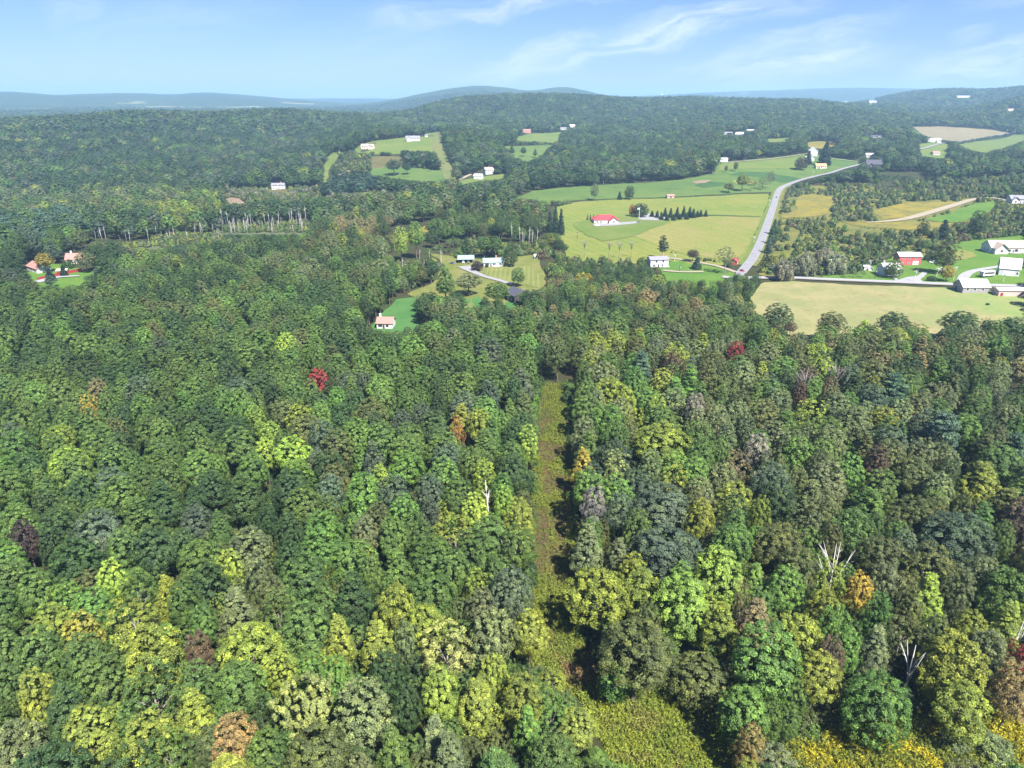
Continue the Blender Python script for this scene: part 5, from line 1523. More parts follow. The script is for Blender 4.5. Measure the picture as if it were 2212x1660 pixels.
# vineyard rows
for k in range(7):
    A, B = gnd(1856 + k * 16, 376 + k * 1.2), gnd(1905 + k * 17, 392 + k * .6)
    L = np.hypot(*(B - A))
    rg = np.random.default_rng(900 + k)
    n = 420
    t = rg.random(n)
    P = A + (B - A) * t[:, None] + rg.normal(0, .4, (n, 2))
    cc = np.c_[P - A, hfun(P[:, 0], P[:, 1]) - float(hfun(*A)) + .4 + rg.random(n) * 1.7]
    v = cards(cc, unit(rg.normal(size=(n, 3)) + [0, 0, .5]), rg.uniform(.4, .8, n), 1.2, rg)
    o = link('vine_row', make_mesh('vine_row', v, np.arange(len(v)).reshape(-1, 4), FOL, var=np.repeat(rg.random(n), 4)))
    o.location = (A[0], A[1], float(hfun(*A)))
    o['tint'] = list(COLS['dark green'])
    tag(o, 'dark leafy row of the vineyard below the dark-roofed barn', 'vine row', 'rows of the vineyard')
OPEN.append(wpoly([(1848, 372), (1985, 372), (2020, 396), (1900, 398)]))

# bleached trunks in the bog and along the wood edges
rd = random.Random(5)
for k in range(94):
    if k < 66:
        px, py, hpx = 480 + 182 * rd.random() ** 1.1, rd.uniform(484, 508), rd.choice((rd.uniform(12, 20), rd.uniform(18, 34)))
    else:
        px, py, hpx = (rd.uniform(202, 325) if k < 78 else rd.uniform(330, 480)), rd.uniform(510, 526), rd.uniform(17, 32)
    x, y, mpp = spot(px, py)
    plant_dead(x, y, hpx * mpp * 1.05, 'snag', 'thin bleached dead trunk standing in the bog' if k < 66 else 'bleached dead trunk at the marsh edge under pines', 'bleached dead trunks in the bog' if k < 66 else 'bleached trunks at the marsh edge', wide=.9, name='dead_tree')
for px, py, l in ((1262, 556, 'pale bare tree before the hay field, first from the left'), (1314, 558, 'pale bare tree before the hay field, second from the left'), (1337, 559, 'pale bare tree before the hay field, third from the left'), (1363, 557, 'pale bare tree before the hay field, fourth from the left')):
    x, y, mpp = spot(px, py)
    plant_dead(x, y, 42 * mpp, 'bare', l, 'pale bare trees before the hay field', wide=.9)
    OPEN.append(np.array([(x - 3, y - 12), (x + 3, y - 12), (x + 3, y + 1), (x - 3, y + 1)]))
for k in range(24):
    px, py = rd.uniform(500, 860), rd.uniform(424, 452)
    x, y, mpp = spot(px, py)
    plant_dead(x, y, rd.uniform(16, 24) * mpp, 'bare', 'pale leafless tree in the grey thicket under the white house in the woods', 'pale leafless trees of the grey thicket', wide=1.1)
for i in range(12):
    px, py = rd.choice(((rd.uniform(1100, 1200), 530), (rd.uniform(905, 935), 570), (rd.uniform(850, 960), 585)))
    x, y, mpp = spot(px, py + rd.uniform(-4, 4))
    plant_dead(x, y, rd.uniform(26, 38) * mpp, 'snag', 'whitish dead trunk in the brushy woods behind the homestead', 'whitish trunks behind the homestead', name='dead_tree')
# ---------------------------------------------------------------- zones of growth
def zone(pts, **k):
    k['P'] = wpoly(pts)
    return k


G_ = lambda **k: list(k.items())
P_HILL = [('dark green', .48), ('mid green', .18), ('olive green', .08), ('blue-green', .18), ('grey-green', .05), ('yellow-green', .02), ('bright green', .01)]  # darker, bluer mix: puts some distance haze into the hill trees' colour
P_MIX = [('dark green', .34), ('mid green', .30), ('olive green', .14), ('grey-green', .13), ('bright green', .05), ('yellow-green', .03), ('tan', .01)]
P_SCR = [('grey-green', .25), ('mid green', .34), ('bright green', .14), ('olive green', .1), ('yellow-green', .07), ('dark green', .1)]
ZONES = [
    zone([(1690, 412), (1760, 400), (1990, 396), (2230, 380), (2230, 520), (2140, 520), (2050, 528), (2000, 566), (1940, 556), (1880, 578), (1780, 598), (1640, 600), (1655, 520), (1676, 455)], dens=.2, h=(5, 11), pal=P_SCR, kinds=('oak', 'maple', 'round'), shrub=.6),
    zone([(1050, 640, 4), (1180, 600), (1400, 596), (1640, 604), (1640, 690), (1450, 730), (1250, 735), (1060, 720)], dens=1, h=(9, 14), pal=P_MIX, kinds=('oak', 'maple', 'tall', 'airy'), shrub=.5),
    zone([(1160, 556), (1260, 552), (1425, 560), (1430, 590), (1300, 604), (1180, 600)], dens=.5, h=(4, 9), pal=P_MIX, kinds=('oak', 'airy', 'round'), shrub=.9),
    zone([(840, 560), (930, 540), (1000, 520), (1180, 530), (1190, 555), (1000, 556), (960, 570), (930, 606), (860, 640)], dens=.35, h=(5, 12), pal=P_MIX + [('tan', .1), ('lime green', .1)], kinds=('airy', 'oak', 'maple'), shrub=.9),
    zone([(0, 486), (175, 484), (205, 530), (100, 545), (0, 548)], dens=1, h=(15, 21), pal=[('pine green', .5), ('dark green', .3), ('mid green', .2)], kinds=('pine', 'oak', 'pine'), shrub=.1),
    zone([(690, 392), (800, 392), (830, 420), (700, 432)], dens=1, h=(13, 19), pal=[('pine green', .5), ('fir green', .5)], kinds=('pine', 'spruce'), shrub=0),
    zone([(330, 462), (480, 458), (480, 492), (335, 494)], dens=1, h=(12, 17), pal=[('yellow-green', .55), ('olive green', .2), ('lime green', .15), ('mid green', .1)], kinds=('oak', 'maple'), shrub=.2),
    zone([(262, 534), (330, 520), (400, 512), (515, 508), (522, 516), (440, 526), (330, 542)], dens=.06, h=(3, 5), pal=[('grey-green', 1)], kinds=('airy',), shrub=1.6, full=True),
    zone([(470, 508), (480, 492), (660, 486), (690, 502), (640, 512), (540, 514)], dens=.45, h=(3, 9), pal=[('grey-green', .6), ('pale grey', .4)], kinds=('airy',), shrub=1.3, full=True),
    zone([(480, 412), (700, 408), (860, 420), (860, 446), (740, 456), (600, 460), (480, 452)], dens=.6, h=(5, 10), pal=[('grey-green', .4), ('pale grey', .5), ('olive green', .1)], kinds=('airy', 'oak'), shrub=.9),
    zone([(0, 420), (330, 420), (480, 430), (480, 462), (0, 486)], dens=1, h=(12, 19), pal=[('grey-green', .3), ('mid green', .3), ('olive green', .2), ('yellow-green', .12), ('lime green', .08)], kinds=('oak', 'maple', 'airy'), shrub=.1),
    zone([(185, 530), (480, 526), (520, 545), (240, 565)], dens=.5, h=(4, 8), pal=[('grey-green', .5), ('pale grey', .3), ('olive green', .2)], kinds=('airy', 'oak'), shrub=1),
    zone([(710, 335), (800, 335), (800, 385), (730, 392), (712, 370)], dens=.5, h=(6, 12), pal=P_MIX, kinds=('airy', 'oak'), shrub=.7),
    zone([(1980, 420), (2230, 430), (2230, 520), (2110, 520), (2130, 470)], dens=.35, h=(4, 9), pal=[('brown', .4), ('grey-green', .4), ('olive green', .2)], kinds=('airy', 'fuzzy', 'oak'), shrub=.9),
]


def pick(pal, u):
    names = [p[0] for p in pal]
    cw = np.cumsum([p[1] for p in pal])
    return np.searchsorted(cw / cw[-1], u), names


def is_open(x, y, pad=0):
    r = np.zeros(len(x), bool)
    for P in OPEN:
        lo, hi = P.min(0), P.max(0)
        k = (x >= lo[0]) & (x <= hi[0]) & (y >= lo[1]) & (y <= hi[1]) & ~r
        if k.any():
            r[k] = inpoly(P, x[k], y[k])
    return r


def near_things(x, y, f=.85, pad=0.0):
    r = np.zeros(len(x), bool)
    for (a, b, c) in THINGS:
        r |= (x - a) ** 2 + (y - b) ** 2 < (c * f + pad) ** 2
    for (a, b, c) in KEEP:
        r |= (x - a) ** 2 + (y - b) ** 2 < (c + pad) ** 2
    return r


# what the ground hides from the camera
_ang = (HG + 15 - CAM_Z) / RG[None]
_hor = np.maximum.accumulate(_ang, axis=1)


def hidden(x, y, top):
    az, rr = np.arctan2(x, y), np.hypot(x, y)
    i = np.clip(np.searchsorted(AZ, az), 0, len(AZ) - 1)
    j = np.clip(((np.log(rr) - LR0) / (LR1 - LR0) * (NR - 1)).astype(int) - 2, 0, NR - 1)
    return (hfun(x, y) + top - CAM_Z) / rr < _hor[i, j] - .0015


def keep_view(x, y, r, h, lo=3.5):
    """lower the trees that would stand in front of the open places seen in the picture; too low: none"""
    x, y, r, h = (np.asarray(a, float) for a in (x, y, r, h))
    z = hfun(x, y)
    hh = h.copy()
    K = np.linspace(.08, 1.0, 9)
    for V in VIEW + [(v,) for v in VIEWF]:
        front = isinstance(V, tuple)
        V = V[0] if front else V
        a, b = V.min(0), V.max(0)
        p0, q0, f0 = project(x, y, z)
        p1, q1, _ = project(x, y, z + h)
        wpx = r * FPX / f0
        c = np.nonzero((np.minimum(p0, p1) - wpx < b[0]) & (np.maximum(p0, p1) + wpx > a[0]) & (q0 > (b[1] - 4 if front else a[1])) & (q1 < b[1]))[0]
        if not len(c):
            continue
        for k in K[::-1]:
            px, py, f = project(x[c], y[c], z[c] + h[c] * k)
            wide = .8 if k > .4 else .25
            hit = np.zeros(len(c), bool)
            for s in (-wide, 0, wide):
                hit |= inpoly(V, px + s * wpx[c], py)
            hh[c] = np.where(hit, np.minimum(hh[c], h[c] * k - .5), hh[c])
    return hh, hh >= lo


# ---- the near wood: darts thrown with room for each crown
rn = np.random.default_rng(21)
NEAR_R = 430
PAL_LN = [('yellow-green', .28), ('mid green', .20), ('grey-green', .16), ('bright green', .14), ('lime green', .04), ('olive green', .06), ('dark green', .1)]
PAL_LM = [('mid green', .52), ('dark green', .16), ('bright green', .16), ('blue-green', .07), ('olive green', .05), ('yellow-green', .02), ('lime green', .02)]
PAL_LF = [('dark green', .40), ('mid green', .42), ('bright green', .07), ('olive green', .08), ('grey-green', .03)]
PAL_RN = [('yellow-green', .2), ('bright green', .18), ('mid green', .18), ('olive green', .14), ('grey-green', .13), ('lime green', .06), ('dark green', .06), ('tan', .02)]
PAL_RM = [('olive green', .2), ('mid green', .19), ('grey-green', .17), ('yellow-green', .13), ('blue-green', .11), ('bright green', .1), ('tan', .02), ('dark green', .07), ('golden', .005), ('brown', .005)]
PAL_RF = [('mid green', .3), ('dark green', .22), ('olive green', .18), ('grey-green', .12), ('bright green', .08), ('yellow-green', .07), ('tan', .01)]
cand = []
cell = {}


def put(x, y, r):
    cell.setdefault((int(x // 8), int(y // 8)), []).append((x, y, r))


for t in THINGS:
    put(*t)
NT = 32000
rr = np.sqrt(rn.uniform(38 ** 2, (NEAR_R + 40) ** 2, NT))
aa = rn.uniform(-R(47), R(47), NT)
X, Y = np.sin(aa) * rr, np.cos(aa) * rr
bad = is_open(X, Y) | near_things(X, Y, .5)
rad = np.where(rn.random(NT) < .22, rn.uniform(2.8, 3.8, NT), rn.uniform(3.8, 5.8, NT))
rad *= np.interp(rr, [150, 330], [1.0, 1.2])
zi = np.full(NT, -1)
for k, z in enumerate(ZONES):
    zi[(zi < 0) & inpoly(z['P'], X, Y)] = k
near = []
for i in range(NT):
    if bad[i]:
        continue
    x, y, r = X[i], Y[i], rad[i]
    # crowns may only lean a little over the strip and the clearings
    k = zi[i]
    if k >= 0:
        r *= .72
        if rn.random() > ZONES[k]['dens'] * .5:
            continue
    ci, cj = int(x // 8), int(y // 8)
    ok = True
    for a in range(ci - 2, ci + 3):
        for b in range(cj - 2, cj + 3):
            for (p, q, s) in cell.get((a, b), ()):
                if (p - x) ** 2 + (q - y) ** 2 < (.79 * (r + s)) ** 2:
                    ok = False
                    break
            if not ok:
                break
        if not ok:
            break
    if ok:
        put(x, y, r)
        near.append((x, y, r, k))
n_big = len(near)
for i in range(0, NT):
    j = NT - 1 - i
    if bad[j]:
        continue
    x, y = X[j], Y[j]
    if zi[j] >= 0 or math.hypot(x, y) > 165:
        continue
    r = 2.0 + 1.5 * rn.random()
    ci, cj = int(x // 8), int(y // 8)
    if all((p - x) ** 2 + (q - y) ** 2 > (.62 * (r + s)) ** 2 for a in range(ci - 1, ci + 2) for b in range(cj - 1, cj + 2) for (p, q, s) in cell.get((a, b), ())):
        put(x, y, r)
        near.append((x, y, r, -2))
for i, (x, y, r, k) in enumerate(near):
    gv1 = vnoise(x / 26, y / 26, 33)
    u = float(np.clip(gv1 * 1.5 - .25, 0, .999)) if rn.random() < .45 else rn.random()
    d = math.hypot(x, y)
    right = x > 14
    if k == -2:
        pal = [('mid green', .4), ('olive green', .25), ('dark green', .15), ('yellow-green', .12), ('bright green', .08)]
        kinds, h = ('maple', 'feather', 'airy', 'round'), rn.uniform(7, 12.5)
    elif k >= 0:
        pal, kinds, hr = ZONES[k]['pal'], ZONES[k]['kinds'], ZONES[k]['h']
        h = rn.uniform(*hr)
    else:
        lim = d + rn.normal(0, 14)
        pal = (PAL_RN if lim < 150 else PAL_RM if lim < 300 else PAL_RF) if right else (PAL_LN if lim < 132 else PAL_LM if lim < 285 else PAL_LF)
        kinds = ('oak', 'oak', 'maple', 'feather', 'tall', 'airy', 'round') if (right or lim < 132) else ('oak', 'oak', 'oak', 'oak', 'maple', 'tall')
        h = rn.uniform(15.8, 18.6) * (.8 + .2 * min(1, r / 4.2))
    ix, nm = pick(pal, u)
    kd = kinds[rn.integers(len(kinds))]
    near[i] = (x, y, r, h, kd, nm[int(ix)])
_a = np.array([n[:4] for n in near])
hh, okv = keep_view(_a[:, 0], _a[:, 1], _a[:, 2], _a[:, 3])
near = [(n[0], n[1], n[2] * (.55 + .45 * h_ / n[3]), h_, n[4], n[5]) for n, h_, k_ in zip(near, hh, okv) if k_]
# in the picture, largest first
vis = []
for i, (x, y, r, h, kd, c) in enumerate(near):
    px, py, f = project(x, y, float(hfun(x, y)) + h * .7)
    if -25 < px < 2237 and 0 < py < 1700:
        vis.append((r / f, i, px, py))
vis.sort(reverse=True)
N_KEY = sum(1 for o in COL.objects if o.name.startswith('broadleaf_tree'))
ONE = vis[:max(0, 300 - N_KEY)]
WORDS = {'oak': 'broad', 'maple': 'oval', 'round': 'rounded', 'tall': 'pointed', 'feather': 'feathery', 'airy': 'sparse', 'plume': 'plumed'}
kp = [(*project(a, b, 13)[:2], s) for a, b, r, s in KEYS]
cells = {}
info = {}
for s, i, px, py in ONE:
    x, y, r, h, kd, c = near[i]
    j = min(range(len(kp)), key=lambda q: (kp[q][0] - px) ** 2 + 1.6 * (kp[q][1] - py) ** 2)
    dx, dy = px - kp[j][0], py - kp[j][1]
    rel = ('right of' if dx > 0 else 'left of') if abs(dx) > abs(dy) * 1.1 else ('in front of' if dy > 0 else 'behind')
    k = (c, WORDS[kd], rel, j)
    cells.setdefault(k, []).append((math.hypot(dx, dy), i))
ORD = ['nearest', 'second', 'third', 'fourth', 'fifth', 'sixth', 'seventh', 'eighth', 'ninth', 'tenth', 'eleventh', 'twelfth']
for (c, wd, rel, j), L in cells.items():
    L.sort()
    for q, (_, i) in enumerate(L):
        if len(L) == 1:
            info[i] = f'{c} {wd} tree {rel} {kp[j][2]}'
        else:
            info[i] = f'{c} {wd} tree, {ORD[min(q, 11)]} such one {rel} {kp[j][2]}'
one = set(info)
for i, lb in info.items():
    x, y, r, h, kd, c = near[i]
    plant(x, y, r, h, kd, c, lb, 'trees of the near forest')

# ---- everything beyond the nearest: one forest of instances
SRC = {}
src_names = []


def source_collection(name, meshes):
    c = bpy.data.collections.new(name)
    for k, me in enumerate(meshes):
        o = bpy.data.objects.new('%s_%03d' % (name, k), me)
        c.objects.link(o)
    return c


def scatter(name, label, coll, x, y, z, idx, rot, sc, tint, kind='stuff'):
    n = len(x)
    me = bpy.data.meshes.new(name)
    me.vertices.add(n)
    me.vertices.foreach_set('co', np.stack([x, y, z], -1).astype(np.float32).ravel())
    for nm, ty, val, fld in (('idx', 'INT', idx, 'value'), ('rotz', 'FLOAT', rot, 'value'), ('scl', 'FLOAT_VECTOR', sc, 'vector')):
        a = me.attributes.new(nm, ty, 'POINT')
        a.data.foreach_set(fld, np.asarray(val, dtype=np.int32 if ty == 'INT' else np.float32).ravel())
    a = me.attributes.new('tint', 'FLOAT_COLOR', 'POINT')
    a.data.foreach_set('color', np.c_[tint, np.ones(n)].astype(np.float32).ravel())
    ng = bpy.data.node_groups.new(name, 'GeometryNodeTree')
    ng.interface.new_socket('Geometry', in_out='INPUT', socket_type='NodeSocketGeometry')
    ng.interface.new_socket('Geometry', in_out='OUTPUT', socket_type='NodeSocketGeometry')
    g = N(ng)
    gi, go = g.n('NodeGroupInput'), g.n('NodeGroupOutput')
    ci = g.n('GeometryNodeCollectionInfo', {'transform_space': 'ORIGINAL'})
    ci.inputs['Collection'].default_value = coll
    ci.inputs['Separate Children'].default_value = True
    ci.inputs['Reset Children'].default_value = True
    na = {}
    for nm, ty in (('idx', 'INT'), ('rotz', 'FLOAT'), ('scl', 'FLOAT_VECTOR')):
        na[nm] = g.n('GeometryNodeInputNamedAttribute', {'data_type': ty}, Name=nm)
    cx = g.n('ShaderNodeCombineXYZ', Z=na['rotz'].outputs[0])
    ip = g.n('GeometryNodeInstanceOnPoints')
    lk = ng.links.new
    lk(gi.outputs[0], ip.inputs['Points'])
    lk(ci.outputs[0], ip.inputs['Instance'])
    ip.inputs['Pick Instance'].default_value = True
    lk(na['idx'].outputs[0], ip.inputs['Instance Index'])
    lk(cx.outputs[0], ip.inputs['Rotation'])
    lk(na['scl'].outputs[0], ip.inputs['Scale'])
    lk(ip.outputs[0], go.inputs[0])
    o = link(name, me)
    md = o.modifiers.new('trees', 'NODES')
    md.node_group = ng
    tag(o, label, None, None, kind)
    return o


lib, where = [], {}
for lod, D in enumerate((FULL, LOD1, LOD2)):
    for kd in KINDS:
        for q, me in enumerate(D[kd]):
            where.setdefault((lod, kd), []).append(len(lib))
            lib.append(me)
TREES = source_collection('tree_shape', lib)
FX, FY, FI, FS, FT = [], [], [], [], []


def add_tree(x, y, r, h, kd, c, lod):
    FX.append(x)
    FY.append(y)
    w_ = where[(lod, kd)]
    FI.append(w_[int(rn.integers(len(w_)))])
    k = KINDS[kd]
    FS.append((r / k[1], r / k[1], h / k[2]))
    q = rn.uniform(.75, 1.28)
    b = COLS[c]
    FT.append((b[0] * q * rn.uniform(.9, 1.1), b[1] * q, b[2] * q))


for i, (x, y, r, h, kd, c) in enumerate(near):
    if i not in one:
        add_tree(x, y, r, h, kd, c, 0)

for r0, r1, sp, rsc, lod in ((NEAR_R + 30, 660, 11.0, 1.3, 0), (660, 900, 11.4, 1.4, 1), (900, 1700, 12.8, 1.8, 1), (1700, 2900, 14.0, 2.2, 2), (2900, 5200, 20.0, 2.6, 2)):
    m0 = int(r1 * math.sin(R(44)) / sp) + 1
    gx, gy = np.meshgrid(np.arange(-m0, m0 + 1) * sp, np.arange(int(r0 * .65 / sp), int(r1 / sp) + 1) * sp)
    x = (gx + (np.arange(gy.shape[0]) % 2)[:, None] * sp / 2 + rn.uniform(-.33, .33, gx.shape) * sp).ravel()
    y = (gy + rn.uniform(-.33, .33, gy.shape) * sp).ravel()
    d = np.hypot(x, y)
    k = (d >= r0) & (d < r1) & (np.abs(np.arctan2(x, y)) < R(42.5))
    x, y = x[k], y[k]
    k = ~is_open(x, y) & ~near_things(x, y, .7)
    x, y = x[k], y[k]
    k = ~hidden(x, y, 24)
    x, y = x[k], y[k]
    zk = np.full(len(x), -1)
    for q, z in enumerate(ZONES):
        zk[(zk < 0) & inpoly(z['P'], x, y)] = q
    gvn = np.clip(vnoise(x / 60, y / 60, 41) * 1.5 - .25, 0, .999)
    um = np.where(rn.random(len(x)) < .4, gvn, rn.random(len(x)))
    TMP = []
    for i in range(len(x)):
        q = zk[i]
        if q >= 0:
            z = ZONES[q]
            if rn.random() > z['dens']:
                continue
            pal, kinds, h = z['pal'], z['kinds'], rn.uniform(*z['h'])
            r = h * rn.uniform(.22, .34) * (1 + .4 * (rsc - 1))
        else:
            pal = P_HILL if y[i] > 800 or x[i] < -200 else P_MIX
            kinds = ('oak', 'oak', 'oak', 'maple', 'tall')
            h = rn.uniform(11, 21)
            r = rn.uniform(3.4, 5.4) * rsc
            if rsc > 2.4:
                h *= 1.1
        ix, nm = pick(pal, um[i])
        TMP.append((x[i], y[i], r, h, kinds[int(rn.integers(len(kinds)))], nm[int(ix)]))
    a_ = np.array([t[:4] for t in TMP])
    hh, okv = keep_view(a_[:, 0], a_[:, 1], a_[:, 2], a_[:, 3])
    for t, h_, k_ in zip(TMP, hh, okv):
        if k_:
            add_tree(t[0], t[1], t[2] * (.5 + .5 * h_ / t[3]), h_, t[4], t[5], lod)
FX, FY = np.array(FX), np.array(FY)
scatter('forest', 'unbroken deciduous forest covering the hills and the valley', TREES, FX, FY, hfun(FX, FY), FI, rn.uniform(0, 6.28, len(FX)), np.array(FS), np.array(FT))
print('forest instances', len(FX), 'near', len(near), 'single', len(one), 'key', N_KEY)

# ---- bushes: thickets, wood edges, hedge lines
BX, BY, BS, BT = [], [], [], []
for z in ZONES:
    if not z.get('shrub'):
        continue
    P = z['P']
    lo, hi = P.min(0), P.max(0)
    area = (hi[0] - lo[0]) * (hi[1] - lo[1])
    n = int(min(12000, area / 12 * z['shrub']))
    x, y = rn.uniform(lo[0], hi[0], n), rn.uniform(lo[1], hi[1], n)
    k = inpoly(P, x, y)
    x, y = x[k], y[k]
    k = ~is_open(x, y) & ~near_things(x, y, .5, -1) & ((rn.random(len(x)) < np.clip(vnoise(x / 22, y / 22, 61) * 2 - .35, 0, 1)) | z.get('full', False))
    for a, b in zip(x[k], y[k]):
        BX.append(a)
        BY.append(b)
        s = rn.uniform(.5, 1.3)
        BS.append((s, s, s * rn.uniform(.8, 1.6)))
        ix, nm = pick([('olive green', .3), ('grey-green', .25), ('mid green', .26), ('tan', .05), ('yellow-green', .14)], rn.random())
        BT.append(np.array(COLS[nm[int(ix)]]) * rn.uniform(.8, 1.2))


def line_bushes(px, n, sp, s0, s1, pal):
    P = catmull(wpoly(px))
    t = rn.random(n) * (len(P) - 1)
    i = np.minimum(t.astype(int), len(P) - 2)
    q = P[i] + (P[i + 1] - P[i]) * (t - i)[:, None] + rn.normal(0, sp, (n, 2))
    for a, b in q:
        s = rn.uniform(s0, s1)
        BX.append(a)
        BY.append(b)
        BS.append((s, s, s * rn.uniform(.8, 1.4)))
        ix, nm = pick(pal, rn.random())
        BT.append(np.array(COLS[nm[int(ix)]]) * rn.uniform(.8, 1.2))


PH = [('dark green', .35), ('olive green', .3), ('mid green', .2), ('brown', .15)]
line_bushes([(1200, 449), (1245, 436), (1345, 430), (1445, 428), (1560, 422), (1655, 416)], 260, 1.4, .35, 1.2, PH)
line_bushes([(1555, 373), (1590, 370), (1630, 367)], 60, 1, .3, .9, PH)
line_bushes([(1660, 495), (1668, 470), (1678, 440), (1690, 414)], 90, 2.5, .5, 1.6, PH)
line_bushes([(1705, 602), (1735, 604), (1765, 606)], 40, 2, .4, 1.1, PH)
line_bushes([(1845, 594), (1900, 566), (1940, 552), (2000, 560)], 40, 3, .4, 1.2, PH)
line_bushes([(1290, 486), (1335, 482)], 10, 1, .3, .6, PH)
line_bushes([(2160, 640), (2205, 646)], 14, 1, .3, .5, PH)
line_bushes([(2078, 636), (2140, 637)], 26, .7, .2, .4, PH)
line_bushes([(2160, 622), (2220, 626)], 7, .4, .4, .7, PH)
line_bushes([(1995, 606), (2025, 610)], 26, 1.2, .5, .9, PH)
line_bushes([(1632, 640), (1634, 668), (1690, 712)], 30, 3, .5, 1.3, PH)
line_bushes([(1200, 484), (1225, 516), (1330, 540), (1440, 538), (1500, 556), (1560, 568)], 150, 4, .5, 1.5, PH)
line_bushes([(1840, 590), (1880, 577), (1938, 556)], 50, 3, .5, 1.4, PH)
line_bushes([(2012, 570), (2032, 546), (2062, 528), (2110, 520), (2160, 514), (2212, 508)], 110, 4, .4, 1.2, PH)
line_bushes([(766, 330), (800, 330), (870, 327), (935, 328)], 90, 6, .8, 1.8, PH)
line_bushes([(803, 362), (868, 360), (930, 366)], 60, 5, .6, 1.5, PH)
line_bushes([(1113, 429), (1180, 436), (1240, 435)], 60, 4, .7, 1.6, PH)
# brush along the foot of the strip's and the clearing's trees
for i in range(170):
    t = rn.random()
    yy = 116 + t * 150
    sx = np.interp(yy, [p[1] for p in STRIP], [p[0] for p in STRIP])
    sd = rn.choice([-1, 1])
    BX.append(sx + sd * rn.uniform(5.2, 7.5))
    BY.append(yy)
    s = rn.uniform(.4, 1.1)
    BS.append((s, s, s * rn.uniform(1, 1.8)))
    BT.append(np.array(COLS[['mid green', 'olive green', 'bright green', 'dark green'][int(rn.integers(4))]]))
n = 9000
rr_, aa_ = np.sqrt(rn.uniform(60 ** 2, 260 ** 2, n)), rn.uniform(-R(44), R(44), n)
x, y = np.sin(aa_) * rr_, np.cos(aa_) * rr_
k = ~is_open(x, y)
for a, b in zip(x[k], y[k]):
    BX.append(a)
    BY.append(b)
    s = rn.uniform(.4, 1.1)
    BS.append((s, s, s * rn.uniform(.7, 1.5)))
    BT.append(np.array(COLS[('mid green', 'olive green', 'dark green')[int(rn.integers(3))]]) * rn.uniform(.7, 1.1))
BX, BY, BS, BT = np.array(BX), np.array(BY), np.array(BS), np.array(BT)
hh, okv = keep_view(BX, BY, 2.2 * BS[:, 0], 3 * BS[:, 2], .5)
BS = BS * (hh / (3 * BS[:, 2]))[:, None].clip(.2, 1)
BX, BY, BS, BT = BX[okv], BY[okv], BS[okv], BT[okv]
SH = source_collection('bush_shape', FULL['shrub'] + LOD1['shrub'])
bd = np.hypot(BX, BY)
scatter('shrubbery', 'tangled bushes of the thickets, hedges and wood edges', SH, BX, BY, hfun(BX, BY), np.where(bd < 300, rn.integers(0, 2, len(BX)), rn.integers(2, 4, len(BX))), rn.uniform(0, 6.28, len(BX)), np.array(BS), np.array(BT))

# ---- weeds on the strip and the clearing, goldenrod in the meadow
def tuft(seed, n, r, h, ls):
    rg = np.random.default_rng(seed)
    p = np.c_[rg.normal(0, r * .5, (n, 2)), rg.random(n) ** .7 * h]
    v = cards(p, unit(rg.normal(size=(n, 3)) + [0, 0, .9]), rg.uniform(.5, 1.2, n) * ls, 1.7, rg)
    return make_mesh('tuft', v, np.arange(len(v)).reshape(-1, 4), FOL, var=np.repeat(rg.random(n), 4))


TUFT = source_collection('tuft_shape', [tuft(1, 34, .5, .7, .13), tuft(2, 34, .6, .55, .14), tuft(3, 30, .45, 1.0, .12)])


def weeds(name, label, P, n, fn):
    lo, hi = P.min(0), P.max(0)
    x, y = rn.uniform(lo[0], hi[0], n), rn.uniform(lo[1], hi[1], n)
    k = inpoly(P, x, y)
    x, y = x[k], y[k]
    keep, tint, s = fn(x, y)
    x, y, tint, s = x[keep], y[keep], tint[keep], s[keep]
    scatter(name, label, TUFT, x, y, hfun(x, y) + .08, rn.integers(0, 3, len(x)), rn.uniform(0, 6.28, len(x)), np.stack([s, s, s * rn.uniform(.7, 1.3, len(x))], -1), tint)


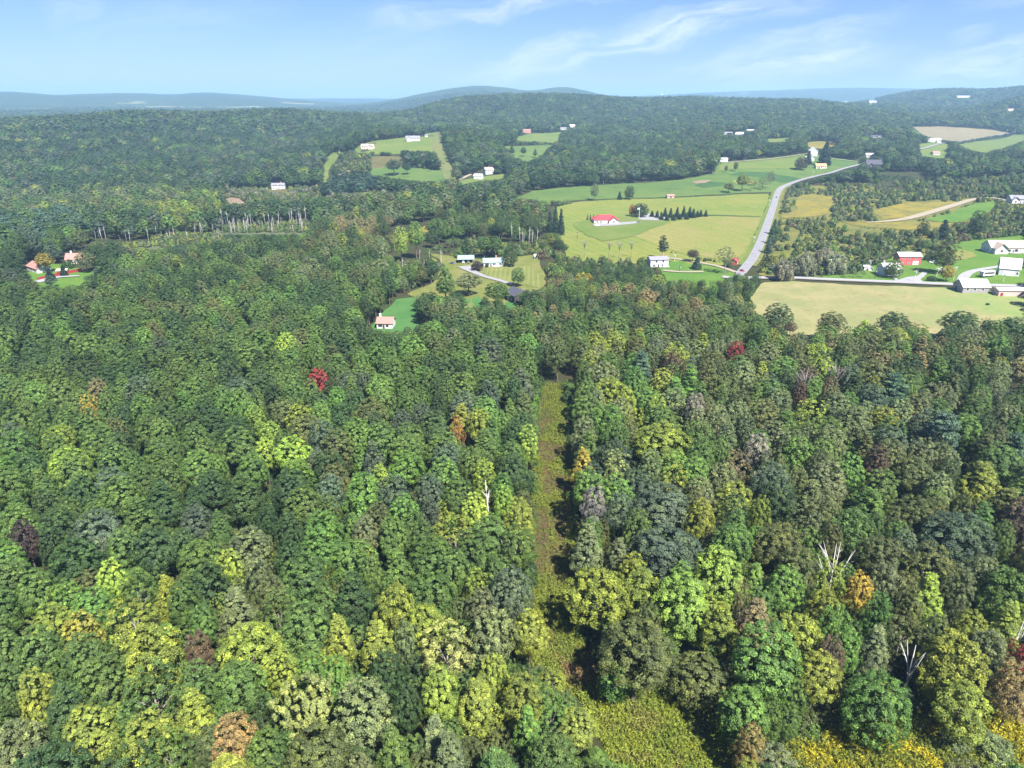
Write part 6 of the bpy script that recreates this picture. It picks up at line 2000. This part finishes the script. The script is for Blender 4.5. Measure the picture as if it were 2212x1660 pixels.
def lerp(a, b, t):
    return np.asarray(a) + (np.asarray(b) - np.asarray(a)) * np.asarray(t)[:, None]


def f_strip(x, y):
    m = vnoise(x / 6, y / 11, 71) * .6 + vnoise(x / 2.2, y / 3.5, 72) * .4
    brown = np.clip((m - .42) / .2, 0, 1) * np.interp(y, [110, 140, 158, 215, 240], [.35, .5, 1.3, 1.3, .4])
    c = lerp((.165, .20, .028), (.11, .15, .028), vnoise(x / 3, y / 3, 73))
    c = lerp(c, (.13, .10, .055), brown)
    tr = np.abs(x - np.interp(y, [q[1] for q in STRIP], [q[0] for q in STRIP]) + 1.4) < .35
    return ~(tr & (y < 175)) & (rn.random(len(x)) > brown * .35), c, rn.uniform(.5, 1.1, len(x)) * (1 - .4 * brown)


def f_clear(x, y):
    b = np.clip(1 - np.hypot((x - 15) / 7, (y - 112) / 8), 0, 1) * 1.6
    b = np.clip(b + (vnoise(x / 3, y / 3, 75) - .6), 0, 1)
    c = lerp((.185, .225, .03), (.13, .18, .028), vnoise(x / 4, y / 4, 76))
    c = lerp(c, (.17, .11, .06), b)
    return rn.random(len(x)) > b * .6, c, rn.uniform(.6, 1.2, len(x))


def f_mead(x, y):
    q = vnoise(x / 5, y / 5, 78) * .6 + vnoise(x / 1.5, y / 1.5, 79) * .4
    c = lerp((.14, .175, .03), (.33, .31, .025), np.clip((q - .38) / .25, 0, 1))
    return np.ones(len(x), bool), c, rn.uniform(.6, 1.3, len(x))


weeds('weeds', 'rank yellow-green weeds and brown brush on the cleared strip', STRIP_P, 26000, f_strip)
weeds('tall_weeds', 'yellow-green weeds filling the clearing', CLEAR_P, 9000, f_clear)
weeds('goldenrod', 'flowering goldenrod at the forest edge', MEAD_P, 14000, f_mead)
x, y = gnd(2140, 1625)
lone_ = plant(x, y, 3.4, 3.2, 'willow', 'grey-green', 'silvery grass-like bush in the flower meadow, larger of two', name='bush')
x, y = gnd(2060, 1612)
plant(x, y, 2.4, 2.4, 'willow', 'grey-green', 'silvery grass-like bush in the flower meadow, smaller of two', name='bush')
